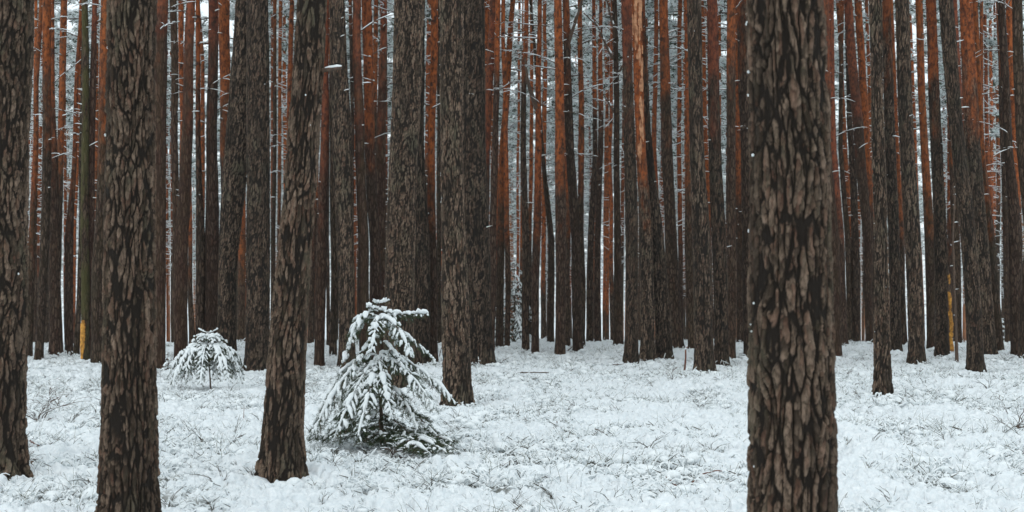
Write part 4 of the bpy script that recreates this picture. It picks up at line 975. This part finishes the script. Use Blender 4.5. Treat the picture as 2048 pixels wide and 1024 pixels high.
stick('fallen_branch', 'short slanting stick in front of the dark pine on the far right', 'stick', [[(1982, 749, .1), (1990, 755, .07), (1997, 762, .04)]], .012, WOOD, .2, seed=13)
stick('fallen_branch', 'red twig with a bent prong on the open snow at centre', 'twig', [[(1110, 862, .04), (1107, 855, .1)], [(1119, 857, .03), (1115, 849, .07), (1115, 840, .15)], [(1098, 857, .06), (1112, 849, .07)]], .009, REDWOOD, .1, seed=14)
stick('fallen_branch', 'pale long twig lying flat behind the arched stick', 'twig', [[(994, 730, .05), (1006, 722, .12), (1017, 715, .2)]], .012, WOOD, .8, seed=15)
def upright(label, pts, yb, r, mat, name='dead_sprig', snow=.5, kids=()):
    d = K / (yb - HY); bx = px2x(pts[0][0], d); bz = gz(bx, d); rng = np.random.default_rng(int(pts[0][0])); mb = MB()
    for ln, rr in [(pts, r)] + [(k, r * .55) for k in kids]:
        P = np.array([[px2x(a, d) - bx, .02 * k, py2z(b, d) - bz] for k, (a, b) in enumerate(ln)]); t = np.linspace(0, len(P) - 1, 6 * len(P))
        Q = np.stack([np.interp(t, range(len(P)), P[:, c]) for c in range(3)], 1); q = np.linspace(rr, rr * .5, len(Q)); tube(mb, Q, q, 6, 0); snow_strip(mb, Q, np.maximum(q * 1.2, .008), rng, 1, snow)
    e = Q[-1]; 
    tag(link(name, mb.mesh(name, [mat, SNOW]), None, (bx, d, bz)), label, 'twig', 'twigs and sticks lying in the snow')
upright('upright crooked reddish stick capped with snow beside the low-footed pine', [(1367, 755), (1370, 735), (1372, 715), (1372, 700), (1376, 691)], 752, .022, REDWOOD, snow=.7)
upright('bushy dark bare sprig standing in the near snow at centre', [(1130, 982), (1137, 970), (1138, 958), (1136, 945)], 980, .006, WOOD, snow=.1, kids=([(1137, 972), (1143, 962), (1146, 950)], [(1137, 965), (1130, 955), (1127, 946)], [(1138, 960), (1143, 952), (1144, 943)], [(1127, 983), (1128, 970), (1126, 962)], [(1138, 955), (1141, 946), (1141, 936)]))
upright('short red upright twig in the near snow left of the massive pine', [(1178, 980), (1183, 970), (1187, 962)], 980, .006, REDWOOD, snow=.1)
upright('dark bare sprig in the snow near the bottom centre', [(1195, 990), (1194, 972), (1196, 960)], 990, .006, WOOD, snow=.1, kids=([(1195, 980), (1202, 968), (1204, 958)], [(1195, 985), (1190, 972), (1188, 963)]))
upright('snowy crooked twig sticking out left of the second big trunk', [(206, 712), (196, 702), (183, 690)], 728, .016, WOOD, snow=.95, kids=([(206, 705), (200, 700), (190, 697)], [(200, 712), (205, 707), (204, 702)]))
upright('short bare sprig by the bottom left of the leaning foreground pine', [(487, 846), (487, 830), (487, 812)], 846, .005, REDWOOD, snow=.0)
upright('bare forked sprig right of the massive pine in the near snow', [(1990, 968), (1995, 955), (1997, 945)], 968, .006, WOOD, snow=.1, kids=([(1992, 962), (1999, 955), (2004, 948)], [(1992, 964), (1988, 952), (1986, 944)]))
upright('slender upright stub in front of the thick pine behind the big spruce', [(845, 740), (845, 730), (846, 720)], 742, .014, WOOD, snow=.6)
upright('snowy bent twig left of the rough pine foot beside the big spruce', [(878, 722), (880, 706), (884, 692)], 724, .012, WOOD, snow=.95)

# ------------------------------------------------------------------ cold damp air between the trees
hz = MB(); hx, y0, y1, z0, z1 = 440, -440, 440, -9.0, 27.0
V = [(sx * hx, yy, zz) for zz in (z0, z1) for yy in (y0, y1) for sx in (-1, 1)]
hz.add(V, q=[(0, 2, 3, 1), (4, 5, 7, 6), (0, 1, 5, 4), (2, 6, 7, 3), (0, 4, 6, 2), (1, 3, 7, 5)])
hm = bpy.data.materials.new('haze'); hm.use_nodes = True; hn = hm.node_tree; hn.nodes.remove(hn.nodes['Principled BSDF'])
pv = hn.nodes.new('ShaderNodeVolumePrincipled'); pv.inputs['Density'].default_value = .0004; pv.inputs['Color'].default_value = (.92, .95, .96, 1)
hn.links.new(pv.outputs[0], hn.nodes['Material Output'].inputs['Volume'])
tag(link('haze', hz.mesh('haze', [hm], False)), 'thin cold haze between the pines', kind='stuff')

def bare_shrub(px, yb, h, n, label, seed):
    d = K / (yb - HY); bx = px2x(px, d); bz = gz(bx, d); rng = np.random.default_rng(seed); mb = MB()
    def grow(o, az, L, lean, r, lev):
        t = np.linspace(0, 1, 10); bend = rng.uniform(-.5, .5)
        P = np.stack([o[0] + L * lean * t ** 1.4 * np.cos(az + bend * t), o[1] + L * lean * t ** 1.4 * np.sin(az + bend * t), o[2] + L * (t - .55 * lean * t * t)], 1)
        P += np.cumsum(rng.normal(size=P.shape), 0) * .006 * L * 3
        tube(mb, P, np.linspace(r, r * .4, 10), 5, 0, cap=False); snow_strip(mb, P, np.maximum(np.linspace(r, r * .5, 10) * 1.3, .005), rng, 1, .55)
        if lev:
            for k in range(3): grow(P[rng.integers(3, 8)], az + rng.uniform(-1.1, 1.1), L * rng.uniform(.3, .55), rng.uniform(.5, 1.3), r * .55, lev - 1)
    for k in range(n): grow((rng.uniform(-.06, .06), rng.uniform(-.06, .06), -.02), rng.uniform(0, 6.28), h * rng.uniform(.6, 1.15), rng.uniform(.3, 1.2), .0075, 1)
    tag(link('bare_shrub', mb.mesh('bare_shrub', [WOOD, SNOW]), None, (bx, d, bz)), label, 'shrub', 'bare shrubs in the snow')
bare_shrub(72, 850, .62, 9, 'tangled bare shrub at the far left beside the edge trunk', 1)
bare_shrub(118, 820, .48, 5, 'thin bare shrub between the left edge trunk and the second big trunk', 2)
bare_shrub(30, 968, .30, 9, 'snow-dusted bush at the foot of the trunk at the left edge', 3)
bare_shrub(2030, 872, .5, 6, 'spindly bare shrub at the right edge', 4)
bare_shrub(1340, 770, .32, 5, 'small bare shrub left of the upright crooked stick', 5)
bare_shrub(900, 745, .30, 6, 'snowy twiggy bush between the rough pine and the big spruce', 6)
bare_shrub(955, 748, .30, 6, 'snowy twiggy bush at the foot of the broad dark centre pine', 7)
bare_shrub(1690, 760, .30, 5, 'bare shrub just right of the massive foreground pine', 8)
bare_shrub(790, 935, .30, 8, 'dark twiggy bush under the front of the big spruce', 9)
